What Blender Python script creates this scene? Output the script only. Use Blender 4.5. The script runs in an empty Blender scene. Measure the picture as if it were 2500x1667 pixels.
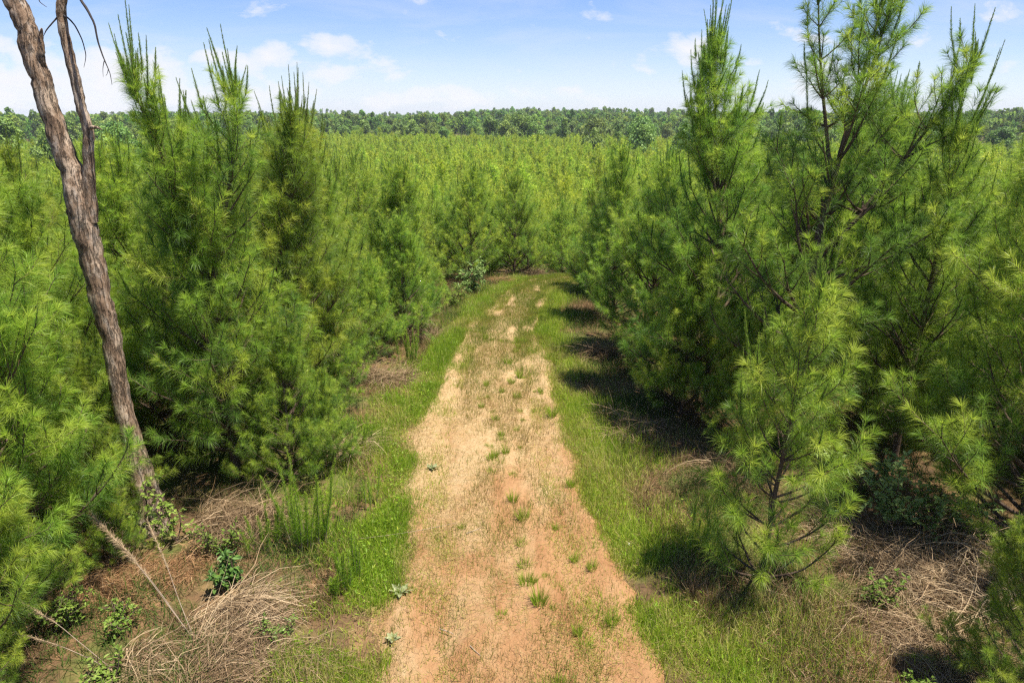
import bpy, math, random
import numpy as np
R = math.radians
random.seed(7)
scene = bpy.context.scene
COL = scene.collection
rnd = np.random.default_rng(11)

# ------------------------------------------------------------------ helpers
def tag(o, label=None, cat=None, group=None, kind=None):
    if label: o['label'] = label
    if cat: o['category'] = cat
    if group: o['group'] = group
    if kind: o['kind'] = kind
    return o

def empty(name, loc, rz=0.0, label=None, cat=None, group=None):
    o = bpy.data.objects.new(name, None)
    o.empty_display_size = 0.2
    COL.objects.link(o)
    o.location = loc
    o.rotation_euler = (0, 0, rz)
    return tag(o, label, cat, group)

def obj(name, me, parent=None, loc=None):
    o = bpy.data.objects.new(name, me)
    COL.objects.link(o)
    if parent: o.parent = parent
    if loc is not None: o.location = loc
    return o

def mk(name, V, polys, mat, tone=None, smooth=False, attrs=None):
    """polys: list of int arrays (n,k) - tris and quads mixed."""
    me = bpy.data.meshes.new(name)
    V = np.asarray(V, dtype=np.float32)
    polys = [np.asarray(p, dtype=np.int32) for p in polys if len(p)]
    me.vertices.add(len(V))
    me.vertices.foreach_set('co', V.ravel())
    li = np.concatenate([p.ravel() for p in polys])
    lt = np.concatenate([np.full(len(p), p.shape[1], dtype=np.int32) for p in polys])
    ls = np.concatenate([[0], np.cumsum(lt)[:-1]]).astype(np.int32)
    me.loops.add(len(li)); me.loops.foreach_set('vertex_index', li)
    me.polygons.add(len(lt))
    me.polygons.foreach_set('loop_start', ls)
    me.polygons.foreach_set('loop_total', lt)
    me.polygons.foreach_set('use_smooth', np.full(len(lt), bool(smooth)))
    if tone is not None:
        a = me.attributes.new('tone', 'FLOAT', 'POINT')
        a.data.foreach_set('value', np.asarray(tone, dtype=np.float32))
    for k, v in (attrs or {}).items():
        a = me.attributes.new(k, 'FLOAT', 'POINT')
        a.data.foreach_set('value', np.asarray(v, dtype=np.float32))
    me.materials.append(mat)
    me.update(calc_edges=True)
    me.validate()
    return me

def unit(a):
    return a / np.maximum(np.linalg.norm(a, axis=-1, keepdims=True), 1e-9)

def blades(P, D, L, W, droop, seg=2, r=rnd, taper=0.8):
    """thin pointed blades (needles, grass); returns verts, polys, verts per blade"""
    n = len(P)
    L = np.broadcast_to(np.asarray(L, float), (n,)); W = np.broadcast_to(np.asarray(W, float), (n,))
    droop = np.broadcast_to(np.asarray(droop, float), (n,))
    S = unit(np.cross(D, r.normal(size=(n, 3)))) * (W * 0.5)[:, None]
    tip = P + D * L[:, None]
    tip[:, 2] -= droop * L
    if seg == 1:
        V = np.stack([P - S, P + S, tip], 1).reshape(-1, 3)
        i = np.arange(n)[:, None] * 3
        return V, [i + np.array([0, 1, 2])], 3
    mid = P + D * (L * 0.55)[:, None]
    mid[:, 2] -= droop * L * 0.18
    V = np.stack([P - S, P + S, mid + S * taper, mid - S * taper, tip], 1).reshape(-1, 3)
    i = np.arange(n)[:, None] * 5
    return V, [i + np.array([0, 1, 2, 3]), i + np.array([3, 2, 4])], 5

def leaves(P, D, L, W, r=rnd, fold=0.25):
    """pointed oval leaves, folded along the midrib"""
    n = len(P)
    L = np.broadcast_to(np.asarray(L, float), (n,)); W = np.broadcast_to(np.asarray(W, float), (n,))
    up = unit(r.normal(size=(n, 3)) * 0.6 + np.array([0, 0, 1.0]))
    S = unit(np.cross(D, up)); N = unit(np.cross(S, D))
    m1 = P + D * (L * 0.35)[:, None]; m2 = P + D * (L * 0.7)[:, None]
    lift = N * (W * fold)[:, None]
    V = np.stack([P, m1 + S * (W * .5)[:, None] + lift, m2 + S * (W * .38)[:, None] + lift, P + D * L[:, None],
                  m2 - S * (W * .38)[:, None] + lift, m1 - S * (W * .5)[:, None] + lift], 1).reshape(-1, 3)
    i = np.arange(n)[:, None] * 6
    return V, [i + np.array([0, 1, 2, 3]), i + np.array([0, 3, 4, 5])], 6

class Tubes:
    def __init__(s): s.V = []; s.F = []; s.n = 0
    def add(s, pts, rad, k=5, cap=True, bump=0.0, r=None):
        pts = np.asarray(pts, float); m = len(pts)
        rad = np.broadcast_to(np.asarray(rad, float), (m,))
        T = np.gradient(pts, axis=0); T = unit(T)
        ref = np.array([0.0, 1, 0]) if abs(T[0, 1]) < 0.9 else np.array([1.0, 0, 0])
        A = unit(np.cross(T, ref)); B = np.cross(T, A)
        th = np.arange(k) * 2 * math.pi / k
        rr = rad[:, None] * np.ones((1, k))
        if bump: rr = rr * (1 + bump * r.normal(size=(m, k)))
        ring = pts[:, None] + (A[:, None] * np.cos(th)[None, :, None] + B[:, None] * np.sin(th)[None, :, None]) * rr[:, :, None]
        s.V.append(ring.reshape(-1, 3))
        a = (np.arange(m - 1)[:, None] * k + np.arange(k)[None, :]).ravel()
        b = (np.arange(m - 1)[:, None] * k + (np.arange(k)[None, :] + 1) % k).ravel()
        s.F.append(np.stack([a, b, b + k, a + k], 1) + s.n)
        s.n += m * k
    def mesh(s, name, mat, tone=None):
        V = np.concatenate(s.V)
        return mk(name, V, [np.concatenate(s.F)], mat, None if tone is None else np.full(len(V), tone), smooth=True)

def vnoise(x, y, seed=0):
    x = np.asarray(x, float); y = np.asarray(y, float)
    xi = np.floor(x).astype(np.int64); yi = np.floor(y).astype(np.int64)
    fx = x - xi; fy = y - yi; fx = fx * fx * (3 - 2 * fx); fy = fy * fy * (3 - 2 * fy)
    def h(a, b):
        n = (a * 374761393 + b * 668265263 + seed * 974634541) & 0xffffffff
        n = ((n ^ (n >> 13)) * 1274126177) & 0xffffffff
        return ((n ^ (n >> 16)) & 0xffff) / 65535.0
    return (h(xi, yi) * (1 - fx) + h(xi + 1, yi) * fx) * (1 - fy) + (h(xi, yi + 1) * (1 - fx) + h(xi + 1, yi + 1) * fx) * fy

def fbm(x, y, seed=0, o=3):
    return sum(vnoise(np.asarray(x) * 2 ** i, np.asarray(y) * 2 ** i, seed + i) / 2 ** i for i in range(o)) / sum(1 / 2 ** i for i in range(o))

# ------------------------------------------------------------------ terrain and track
TY = [-80, 14, 18, 22, 26, 30, 40, 60, 80, 100, 130, 300, 420, 560, 700, 900, 1400, 3000]
TZ = [0, 0, -.05, -.25, -.65, -1.5, -3.6, -6.2, -7.6, -8.3, -8.7, -9.3, -9.3, -11, -12, -11.5, -18, -24]
CY = [-20, 0, 5.5, 7, 8.9, 11, 14.3, 17.2, 19.3, 21, 23, 25, 26.6, 28.2, 34]
CX = [.3, .25, .17, -.02, -.22, -.38, -.36, -.27, .06, .32, .72, 1.4, 2.6, 4.6, 14]
CW = [1.5, 1.5, 1.42, 1.32, 1.28, 1.28, 1.08, .88, .76, .70, .68, .7, .8, 1.0, 2]
def tc(y): return np.interp(y, CY, CX)
def tw(y): return np.interp(y, CY, CW)
def gz(x, y):
    x = np.asarray(x, float); y = np.asarray(y, float)
    z = np.interp(y, TY, TZ)
    off = np.clip((np.abs(x - tc(y)) - tw(y) - .2) / 1.5, 0, 1)
    near = np.clip(1 - (y - 40) / 60, 0, 1)
    z = z + off * near * (fbm(x * .55, y * .55, 5) - .5) * .34
    far = np.clip((y - 330) / 200, 0, 1)
    z = z + far * (fbm(x * .005 + 3, y * .004, 9, 2) - .5) * 20
    return z

# ------------------------------------------------------------------ materials
def new_mat(name):
    m = bpy.data.materials.new(name); m.use_nodes = True
    nt = m.node_tree; nt.nodes.clear()
    out = nt.nodes.new('ShaderNodeOutputMaterial')
    return m, nt, out

def ramp(nt, stops, fac):
    n = nt.nodes.new('ShaderNodeValToRGB')
    e = n.color_ramp.elements
    e[0].position = stops[0][0]; e[0].color = (*stops[0][1], 1)
    e[1].position = stops[-1][0]; e[1].color = (*stops[-1][1], 1)
    for p, c in stops[1:-1]:
        q = e.new(p); q.color = (*c, 1)
    nt.links.new(fac, n.inputs[0])
    return n.outputs[0]

def noise(nt, scale, detail=4, rough=.6, vec=None, dist=0):
    n = nt.nodes.new('ShaderNodeTexNoise')
    n.inputs['Scale'].default_value = scale; n.inputs['Detail'].default_value = detail
    n.inputs['Roughness'].default_value = rough; n.inputs['Distortion'].default_value = dist
    if vec is not None: nt.links.new(vec, n.inputs['Vector'])
    return n.outputs['Fac']

def math_n(nt, op, a, b=None, clamp=False):
    n = nt.nodes.new('ShaderNodeMath'); n.operation = op; n.use_clamp = clamp
    for i, v in enumerate((a, b)):
        if v is None: continue
        if isinstance(v, (int, float)): n.inputs[i].default_value = v
        else: nt.links.new(v, n.inputs[i])
    return n.outputs[0]

def mix(nt, fac, a, b, mode='MIX'):
    n = nt.nodes.new('ShaderNodeMix'); n.data_type = 'RGBA'; n.blend_type = mode
    for s, v in ((n.inputs[0], fac), (n.inputs[6], a), (n.inputs[7], b)):
        if isinstance(v, (int, float)): s.default_value = v
        elif isinstance(v, tuple): s.default_value = (*v, 1)
        else: nt.links.new(v, s)
    return n.outputs[2]

def leaf_mat(name, stops, transl=.35, rough=.5, spec=.35, vary=.25, hue=.02):
    m, nt, out = new_mat(name)
    at = nt.nodes.new('ShaderNodeAttribute'); at.attribute_name = 'tone'
    c = ramp(nt, stops, at.outputs['Fac'])
    oi = nt.nodes.new('ShaderNodeObjectInfo')
    hs = nt.nodes.new('ShaderNodeHueSaturation')
    v = math_n(nt, 'MULTIPLY_ADD', oi.outputs['Random'], vary); nt.nodes[-1].inputs[2].default_value = 1 - vary / 2
    rr = math_n(nt, 'FRACT', math_n(nt, 'MULTIPLY', oi.outputs['Random'], 7.31))
    h = math_n(nt, 'MULTIPLY_ADD', rr, hue); nt.nodes[-1].inputs[2].default_value = .5 - hue / 2
    nt.links.new(v, hs.inputs['Value']); nt.links.new(h, hs.inputs['Hue']); nt.links.new(c, hs.inputs['Color'])
    c = hs.outputs[0]
    b = nt.nodes.new('ShaderNodeBsdfPrincipled')
    b.inputs['Roughness'].default_value = rough
    b.inputs['Specular IOR Level'].default_value = spec
    nt.links.new(c, b.inputs['Base Color'])
    t = nt.nodes.new('ShaderNodeBsdfTranslucent')
    nt.links.new(c, t.inputs['Color'])
    mx = nt.nodes.new('ShaderNodeMixShader'); mx.inputs[0].default_value = transl
    nt.links.new(b.outputs[0], mx.inputs[1]); nt.links.new(t.outputs[0], mx.inputs[2])
    nt.links.new(mx.outputs[0], out.inputs[0])
    return m

def solid(name, c1, c2, scale=6, rough=.85, bump=.3, stretch=None, c3=None, bscale=None):
    m, nt, out = new_mat(name)
    tcn = nt.nodes.new('ShaderNodeTexCoord'); vec = tcn.outputs['Object']
    if stretch:
        mp = nt.nodes.new('ShaderNodeMapping'); mp.inputs['Scale'].default_value = stretch
        nt.links.new(vec, mp.inputs['Vector']); vec = mp.outputs[0]
    f = noise(nt, scale, 6, .65, vec)
    stops = [(.3, c1), (.7, c2)] if c3 is None else [(.3, c1), (.5, c2), (.68, c3)]
    c = ramp(nt, stops, f)
    b = nt.nodes.new('ShaderNodeBsdfPrincipled'); b.inputs['Roughness'].default_value = rough
    b.inputs['Specular IOR Level'].default_value = .2
    nt.links.new(c, b.inputs['Base Color'])
    if bump:
        bp = nt.nodes.new('ShaderNodeBump'); bp.inputs['Strength'].default_value = bump; bp.inputs['Distance'].default_value = .03
        nt.links.new(noise(nt, bscale or scale * 4, 6, .7, vec), bp.inputs['Height']); nt.links.new(bp.outputs[0], b.inputs['Normal'])
    nt.links.new(b.outputs[0], out.inputs[0])
    return m

M = {}
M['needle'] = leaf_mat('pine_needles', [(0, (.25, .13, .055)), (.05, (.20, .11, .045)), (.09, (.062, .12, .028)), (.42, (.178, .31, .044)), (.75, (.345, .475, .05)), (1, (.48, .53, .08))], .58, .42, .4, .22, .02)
M['needle_far'] = leaf_mat('pine_needles_far', [(0, (.2, .13, .05)), (.05, (.2, .13, .05)), (.09, (.12, .22, .025)), (.5, (.27, .405, .03)), (1, (.54, .58, .07))], .55, .55, .25, .38, .03)
M['bark'] = solid('pine_bark', (.045, .03, .02), (.15, .10, .07), 14, .9, .5, (1, 1, .3))
M['dead_bark'] = solid('weathered_bark', (.09, .056, .035), (.27, .18, .115), 6, .9, 1.0, (1.8, 1.8, .7), (.42, .35, .28), 14)
M['twig'] = solid('dry_twig', (.16, .115, .08), (.34, .26, .19), 10, .9, 0)
M['darktwig'] = solid('dark_twig', (.035, .03, .03), (.07, .06, .055), 10, .9, 0)
M['broad'] = leaf_mat('broad_leaves', [(0, (.07, .14, .03)), (.5, (.18, .28, .05)), (1, (.32, .42, .08))], .4, .5, .35, .35, .04)
M['paleleaf'] = leaf_mat('pale_leaves', [(0, (.15, .23, .06)), (.5, (.30, .40, .12)), (1, (.48, .57, .24))], .4, .5, .3, .1, .01)
M['woods'] = leaf_mat('hill_woods', [(0, (.06, .13, .02)), (.5, (.15, .25, .032)), (1, (.28, .37, .05))], .45, .6, .2, .95, .06)
M['shrubleaf'] = leaf_mat('shrub_leaves', [(0, (.075, .13, .018)), (.5, (.18, .26, .04)), (1, (.33, .41, .08))], .45, .5, .2, .2, .02)
M['grass'] = leaf_mat('green_grass', [(0, (.12, .22, .015)), (.45, (.27, .40, .026)), (.8, (.42, .45, .06)), (1, (.50, .41, .17))], .48, .5, .3, 0, 0)
M['dry'] = leaf_mat('dry_grass', [(0, (.15, .20, .025)), (.4, (.26, .235, .05)), (.75, (.33, .24, .085)), (1, (.42, .32, .15))], .3, .7, .15, 0, 0)
M['under'] = leaf_mat('undergrowth', [(0, (.035, .075, .012)), (.35, (.10, .15, .025)), (.5, (.14, .085, .035)), (.8, (.27, .17, .085)), (1, (.42, .3, .17))], .3, .7, .15, 0, 0)
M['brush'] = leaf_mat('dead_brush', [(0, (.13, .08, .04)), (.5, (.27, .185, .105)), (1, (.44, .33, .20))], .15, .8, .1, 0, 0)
M['redstraw'] = leaf_mat('red_needles', [(0, (.14, .07, .03)), (.5, (.29, .155, .07)), (1, (.42, .27, .14))], .2, .7, .15, 0, 0)
M['fennel'] = leaf_mat('feathery_weed', [(0, (.10, .2, .015)), (.5, (.24, .40, .03)), (1, (.40, .52, .06))], .55, .5, .3, .1, .01)
M['mullein'] = leaf_mat('downy_leaves', [(0, (.19, .22, .09)), (1, (.33, .34, .18))], .2, .9, .05, 0, 0)
M['clod'] = solid('clay_crumb', (.22, .11, .05), (.36, .24, .13), 9, .95, 0)
M['stone'] = solid('quartz_stone', (.45, .42, .38), (.75, .72, .68), 20, .7, .3)

mt = M['dead_bark']; nt = mt.node_tree        # long cracks, knots and pale peeled patches
tcn = nt.nodes.new('ShaderNodeTexCoord'); mpn = nt.nodes.new('ShaderNodeMapping'); mpn.inputs['Scale'].default_value = (1, 1, .16)
nt.links.new(tcn.outputs['Object'], mpn.inputs['Vector'])
crk = ramp(nt, [(.40, (0, 0, 0)), (.5, (1, 1, 1))], noise(nt, 30, 5, .7, mpn.outputs[0], .8))
ptc = ramp(nt, [(.52, (0, 0, 0)), (.6, (1, 1, 1))], noise(nt, 3.2, 5, .65, tcn.outputs['Object'], .6))
bs = [n for n in nt.nodes if n.type == 'BSDF_PRINCIPLED'][0]; old = bs.inputs['Base Color'].links[0].from_socket
c = mix(nt, math_n(nt, 'MULTIPLY', ptc, .7), old, (.50, .38, .27))
c = mix(nt, math_n(nt, 'MULTIPLY', math_n(nt, 'SUBTRACT', 1.0, crk), .55), c, (.07, .05, .036))
nt.links.new(c, bs.inputs['Base Color'])
bpn = [n for n in nt.nodes if n.type == 'BUMP'][0]; hold = bpn.inputs['Height'].links[0].from_socket
nt.links.new(math_n(nt, 'ADD', math_n(nt, 'MULTIPLY', hold, .5), crk), bpn.inputs['Height'])

# ground sheet
m, nt, out = new_mat('forest_floor')
geo = nt.nodes.new('ShaderNodeNewGeometry'); P_ = geo.outputs['Position']
c = ramp(nt, [(.3, (.055, .036, .02)), (.5, (.12, .072, .036)), (.7, (.23, .135, .065))], noise(nt, 2.2, 7, .7, P_))
g = ramp(nt, [(.3, (.05, .08, .015)), (.7, (.11, .15, .03))], noise(nt, 9, 5, .7, P_))
c = mix(nt, ramp(nt, [(.46, (0, 0, 0)), (.6, (.75, .75, .75))], noise(nt, .7, 4, .6, P_)), c, g)
b = nt.nodes.new('ShaderNodeBsdfPrincipled'); b.inputs['Roughness'].default_value = .95; b.inputs['Specular IOR Level'].default_value = .1
nt.links.new(c, b.inputs['Base Color'])
bp = nt.nodes.new('ShaderNodeBump'); bp.inputs['Strength'].default_value = .6; bp.inputs['Distance'].default_value = .06
nt.links.new(noise(nt, 14, 6, .7, P_), bp.inputs['Height']); nt.links.new(bp.outputs[0], b.inputs['Normal'])
nt.links.new(b.outputs[0], out.inputs[0]); M['ground'] = m

# clay track
m, nt, out = new_mat('clay_track')
geo = nt.nodes.new('ShaderNodeNewGeometry'); P_ = geo.outputs['Position']
ac = nt.nodes.new('ShaderNodeAttribute'); ac.attribute_name = 'across'
mp = nt.nodes.new('ShaderNodeMapping'); mp.inputs['Scale'].default_value = (1.5, .7, 1); nt.links.new(P_, mp.inputs['Vector'])
clay = ramp(nt, [(.28, (.23, .108, .046)), (.5, (.325, .175, .08)), (.75, (.385, .235, .118))], noise(nt, 1.7, 8, .68, mp.outputs[0], .3))
sand = ramp(nt, [(.3, (.345, .215, .098)), (.7, (.415, .295, .158))], noise(nt, 7, 6, .7, P_))
sep = nt.nodes.new('ShaderNodeSeparateXYZ'); nt.links.new(P_, sep.inputs[0])
yf = math_n(nt, 'MULTIPLY_ADD', sep.outputs[1], .05); nt.nodes[-1].inputs[2].default_value = -.42
sf = math_n(nt, 'ADD', noise(nt, .9, 6, .65, mp.outputs[0], .5), yf)
lf = math_n(nt, 'MULTIPLY', ac.outputs['Fac'], -.10)
sf = math_n(nt, 'ADD', sf, lf)
c = mix(nt, ramp(nt, [(.40, (0, 0, 0)), (.62, (1, 1, 1))], sf), clay, sand)
speck = ramp(nt, [(.62, (0, 0, 0)), (.72, (1, 1, 1))], noise(nt, 38, 4, .75, P_))
c = mix(nt, math_n(nt, 'MULTIPLY', speck, .5), c, (.20, .10, .045))
speck2 = ramp(nt, [(.64, (0, 0, 0)), (.74, (1, 1, 1))], noise(nt, 75, 3, .75, P_))
c = mix(nt, math_n(nt, 'MULTIPLY', speck2, .55), c, (.56, .42, .24))
b = nt.nodes.new('ShaderNodeBsdfPrincipled'); b.inputs['Roughness'].default_value = .95; b.inputs['Specular IOR Level'].default_value = .1
nt.links.new(c, b.inputs['Base Color'])
bp = nt.nodes.new('ShaderNodeBump'); bp.inputs['Strength'].default_value = .9; bp.inputs['Distance'].default_value = .05
hh = math_n(nt, 'ADD', noise(nt, 16, 8, .75, P_), math_n(nt, 'MULTIPLY', noise(nt, 3, 4, .6, P_), 1.5))
nt.links.new(hh, bp.inputs['Height']); nt.links.new(bp.outputs[0], b.inputs['Normal'])
nt.links.new(b.outputs[0], out.inputs[0]); M['track'] = m

# ------------------------------------------------------------------ ground sheet and track sheet
def axis_lines(lo, near, step, hi, ratio=1.13):
    a = [near]; d = step
    while a[-1] < hi: d = min(d * ratio, 45); a.append(a[-1] + d)
    return a
pos = axis_lines(0, 16, .4, 950)
xs = np.array([-v for v in pos[::-1]] + list(np.arange(-15.6, 16, .4)) + pos)
ys = np.array(sorted([-1 - v for v in axis_lines(0, 0, .5, 25)] + list(np.arange(-.6, 34, .4)) + axis_lines(0, 34, .4, 1080)))
X, Y = np.meshgrid(xs, ys); Z = gz(X, Y)
nx, ny = len(xs), len(ys)
i = (np.arange(ny - 1)[:, None] * nx + np.arange(nx - 1)[None, :]).ravel()
ground = obj('ground', mk('ground', np.stack([X, Y, Z], -1).reshape(-1, 3), [np.stack([i, i + 1, i + nx + 1, i + nx], 1)], M['ground'], smooth=True))
tag(ground, 'brown litter covered ground under the pines running to the horizon', 'ground', kind='structure')

ys = np.arange(-6, 30, .12); ua = np.linspace(-1, 1, 41)
U, Y = np.meshgrid(ua, ys)
wob = 1 + .5 * (fbm(Y * 1.1 + 40 * (U > 0), U * 0 + 3, 21, 4) - .55)
X = tc(Y) + U * (tw(Y) + .25) * (1 + (wob - 1) * np.clip((np.abs(U) - .4) / .6, 0, 1))
rut = -.045 * np.exp(-((np.abs(U) - .52) / .17) ** 2)
Z = gz(X, Y) + .08 + rut + .035 * (fbm(X * 4, Y * 3, 31, 4) - .5) - .11 * np.clip((np.abs(U) - .8) / .2, 0, 1)
i = (np.arange(len(ys) - 1)[:, None] * 41 + np.arange(40)[None, :]).ravel()
track = obj('dirt_track', mk('dirt_track', np.stack([X, Y, Z], -1).reshape(-1, 3), [np.stack([i, i + 1, i + 42, i + 41], 1)], M['track'], smooth=True, attrs={'across': U.ravel()}))
tag(track, 'orange clay dirt track with two worn wheel ruts', 'track', kind='structure')

# ------------------------------------------------------------------ pines
UP = np.array([0, 0, 1.0])
def curve(p, d, L, lift, n, r, jit=.08):
    pts = [p]; d = np.array(d, float); st = L / n
    J = r.normal(size=(n, 3)) * jit
    for k in range(n):
        d = d + J[k]; d[2] += lift / n
        d = d / math.sqrt(d[0] * d[0] + d[1] * d[1] + d[2] * d[2])
        p = p + d * st; pts.append(p)
    return np.array(pts)

class Pine:
    """tapered stem with whorls of up-curving limbs, twigs and needle-covered shoots"""
    def __init__(s, seed, nl=.17, dens=150, width=.0045, seg=2, lod=0, wood=True, open_=1.0):
        s.open = open_; s.cl = 1.5 if seed < 150 else 1.0
        s.r = np.random.default_rng(seed); s.nl = nl; s.dens = dens; s.w = width; s.seg = seg; s.lod = lod
        s.tub = Tubes(); s.P = []; s.A = []; s.F = []; s.T = []; s.K = []; s.wood = wood
    def shoot(s, pts, f0, tone, kind=0, mult=1.0):
        L = np.linalg.norm(np.diff(pts, axis=0), axis=1); cum = np.concatenate([[0], np.cumsum(L)])
        tot = cum[-1]; n = int(tot * (1 - f0) * s.dens * mult * (3.2 if kind else 1)) + 2
        t = f0 + (1 - f0) * s.r.random(n); q = t * tot
        P = np.stack([np.interp(q, cum, pts[:, k]) for k in range(3)], 1)
        idx = np.clip(np.searchsorted(cum, q) - 1, 0, len(L) - 1)
        A = (np.diff(pts, axis=0) / L[:, None])[idx]
        s.P.append(P); s.A.append(A); s.F.append((t - f0) / (1 - f0)); s.T.append(np.full(n, tone)); s.K.append(np.full(n, kind))
        if not kind and s.lod < 2:      # tuft closing the tip of the shoot
            m = max(3, int(26 * s.dens / 150))
            s.P.append(np.repeat(pts[-1:], m, 0)); s.A.append(np.repeat(A[-1:] * 0 + unit(pts[-1] - pts[-2]), m, 0))
            s.F.append(np.full(m, .9)); s.T.append(np.full(m, tone + .04)); s.K.append(np.zeros(m))
    def candle(s, p, d, L, tone=.5):
        L = L * s.cl; pts = curve(p, d, L, .5, 4, s.r, .04)
        if s.lod < 2 and s.wood: s.tub.add(pts, np.linspace(.008, .003, len(pts)), 4)
        s.shoot(pts, 0, tone, 1)
    def branch(s, p, az, el, L, r0, cand=0.0, tone=.4):
        r = s.r; d = np.array([math.cos(az) * math.cos(el), math.sin(az) * math.cos(el), math.sin(el)])
        n = 9 if s.lod == 0 else 6
        pts = curve(p, d, L, .75 * (1 - el / 1.6) + .15, n, r, .06)
        if s.wood: s.tub.add(pts, np.linspace(r0, .004, n + 1), 5 if s.lod == 0 else 3)
        f0 = max(.12, 1 - .6 / L) if s.lod == 0 else .25
        s.shoot(pts, f0, tone)
        step = s.open * .19 if s.lod == 0 else (.22 if s.lod == 1 else .34)
        nt_ = max(1, int(L * .8 / step)); side = r.choice([-1, 1])
        for q in range(nt_):
            f = .24 + .72 * (q + r.random() * .8) / nt_
            k = f * n; a = int(k); w = k - a
            if a >= n: continue
            bp_ = pts[a] * (1 - w) + pts[a + 1] * w
            bd = unit(pts[a + 1] - pts[a])
            sv = unit(np.cross(bd, UP)) * side; side = -side
            roll = r.normal() * .55 + .3
            sv = unit(sv * math.cos(roll) + UP * math.sin(roll))
            ang = r.uniform(.5, .95)
            td = bd * math.cos(ang) + sv * math.sin(ang)
            tl = min((.24 + .42 * L * (1 - f) ** .8) * r.uniform(.6, 1.25), 1.05)
            tp = curve(bp_, td, tl, .45, 6 if s.lod == 0 else 3, r, .08)
            if s.wood and s.lod < 2: s.tub.add(tp, np.linspace(max(.004, r0 * .35), .003, len(tp)), 3)
            new = r.random(); tn_ = tone + r.normal() * .09 + (.26 if new < .33 else (-.2 if new > .75 else 0)) + .1 * f
            s.shoot(tp, max(.08, 1 - r.uniform(.35, .6) / tl), tn_)
            if tl > .55 and s.lod < 2:
                for _ in range(1 if r.random() < .5 else 2):
                    j = r.integers(2, len(tp) - 1)
                    sd = unit(unit(tp[j + 1] - tp[j]) + unit(r.normal(size=3)) * .7 + UP * .3)
                    sp = curve(tp[j], sd, r.uniform(.2, .38), .4, 3, r, .08)
                    if s.wood and s.lod == 0: s.tub.add(sp, np.linspace(.004, .003, len(sp)), 3)
                    s.shoot(sp, .12, tn_ + r.normal() * .08)
            if cand and r.random() < cand * .4: s.candle(tp[-1], unit(unit(tp[-1] - tp[-2]) + UP * 1.2), r.uniform(.08, .24))
        if cand and r.random() < cand:
            s.candle(pts[-1], unit(unit(pts[-1] - pts[-2]) + UP * .9), r.uniform(.22, .6) * (1 if L < 1.4 else .7))
    def stem(s, p, d, L, Rc, r0, t0=.16, gap=.30, per=4, cand=.6, tip=.45, elmax=66, lift=.15, tone=.42, dark=.0, jit=.035, low=.7, elmin=14):
        r = s.r; n = max(6, int(L / .4))
        pts = curve(np.array(p, float), np.array(d, float), L, lift, n, r, jit)
        s.tub.add(pts, np.linspace(r0, .008, n + 1) ** 1.0, 8 if s.lod == 0 else 4)
        z = t0 * L; az = r.random() * 6.28
        while z < L * .985:
            t = max(0.0, (z / L - t0) / (1 - t0))
            k = z / L * n; a = min(int(k), n - 1); w = k - a
            bp_ = pts[a] * (1 - w) + pts[a + 1] * w
            m_ = per + (1 if r.random() < .4 else 0) - (1 if t > .85 else 0)
            for q in range(m_):
                az += 2.4 + r.normal() * .35
                BL = (Rc * (1 - t) ** .7 * (low + (1 - low) * min(1, t / .25)) + .16) * r.uniform(.62, 1.15)
                el = R(elmin + (elmax - elmin) * t ** .8 + r.normal() * 7)
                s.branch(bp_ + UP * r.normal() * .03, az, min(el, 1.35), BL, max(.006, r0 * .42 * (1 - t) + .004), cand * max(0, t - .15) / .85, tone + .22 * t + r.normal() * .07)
            z += gap * r.uniform(.65, 1.25)
        s.shoot(pts[-3:], .0, tone + .25, 0, 1.3)
        if tip: s.candle(pts[-1], unit(UP + r.normal(size=3) * .05), tip)
        for _ in range(6 if cand > .3 and s.lod < 2 else 0):
            s.candle(pts[-1] - UP * r.uniform(0, .25), unit(UP + r.normal(size=3) * .25), tip * r.uniform(.4, .95))
        return pts
    def build(s, name, mat=None):
        r = s.r
        P = np.concatenate(s.P); A = np.concatenate(s.A); F = np.concatenate(s.F); T = np.concatenate(s.T); K = np.concatenate(s.K)
        n = len(P); RD = unit(np.cross(A, r.normal(size=(n, 3))))
        al = np.radians(64 - 32 * F ** 1.2 + r.normal(size=n) * 9); al = np.where(K > 0, np.radians(24 + 10 * r.normal(size=n)), al)
        D = A * np.cos(al)[:, None] + RD * np.sin(al)[:, None]
        L = s.nl * (1 - .12 * F) * r.uniform(.75, 1.12, n); L = np.where(K > 0, s.nl * .52 * r.uniform(.5, 1.15, n) * (1 - .82 * F), L)
        W = s.w * r.uniform(.8, 1.2, n); W = np.where(K > 0, W * .8, W)
        dr = np.where(K > 0, 0, .16 + .34 * np.abs(D[:, 0] ** 2 + D[:, 1] ** 2) * r.random(n))
        V, F_, k = blades(P, D, L, W, dr, s.seg, r)
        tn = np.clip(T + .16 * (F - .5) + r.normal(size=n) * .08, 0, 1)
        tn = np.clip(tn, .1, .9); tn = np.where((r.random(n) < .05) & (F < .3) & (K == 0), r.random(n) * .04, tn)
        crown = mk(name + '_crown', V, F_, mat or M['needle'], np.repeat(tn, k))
        return s.tub.mesh(name + '_trunk', M['bark']), crown

def place_pine(meshes, x, y, scale=1, rz=0, label=None, group=None, sz=None):
    e = empty('pine_tree', (x, y, float(gz(x, y)) - .03), rz, label, 'pine tree', group)
    e.scale = (scale, scale, sz or scale)
    obj('trunk', meshes[0], e); obj('crown', meshes[1], e)
    return e

NPINE = 0
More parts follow.
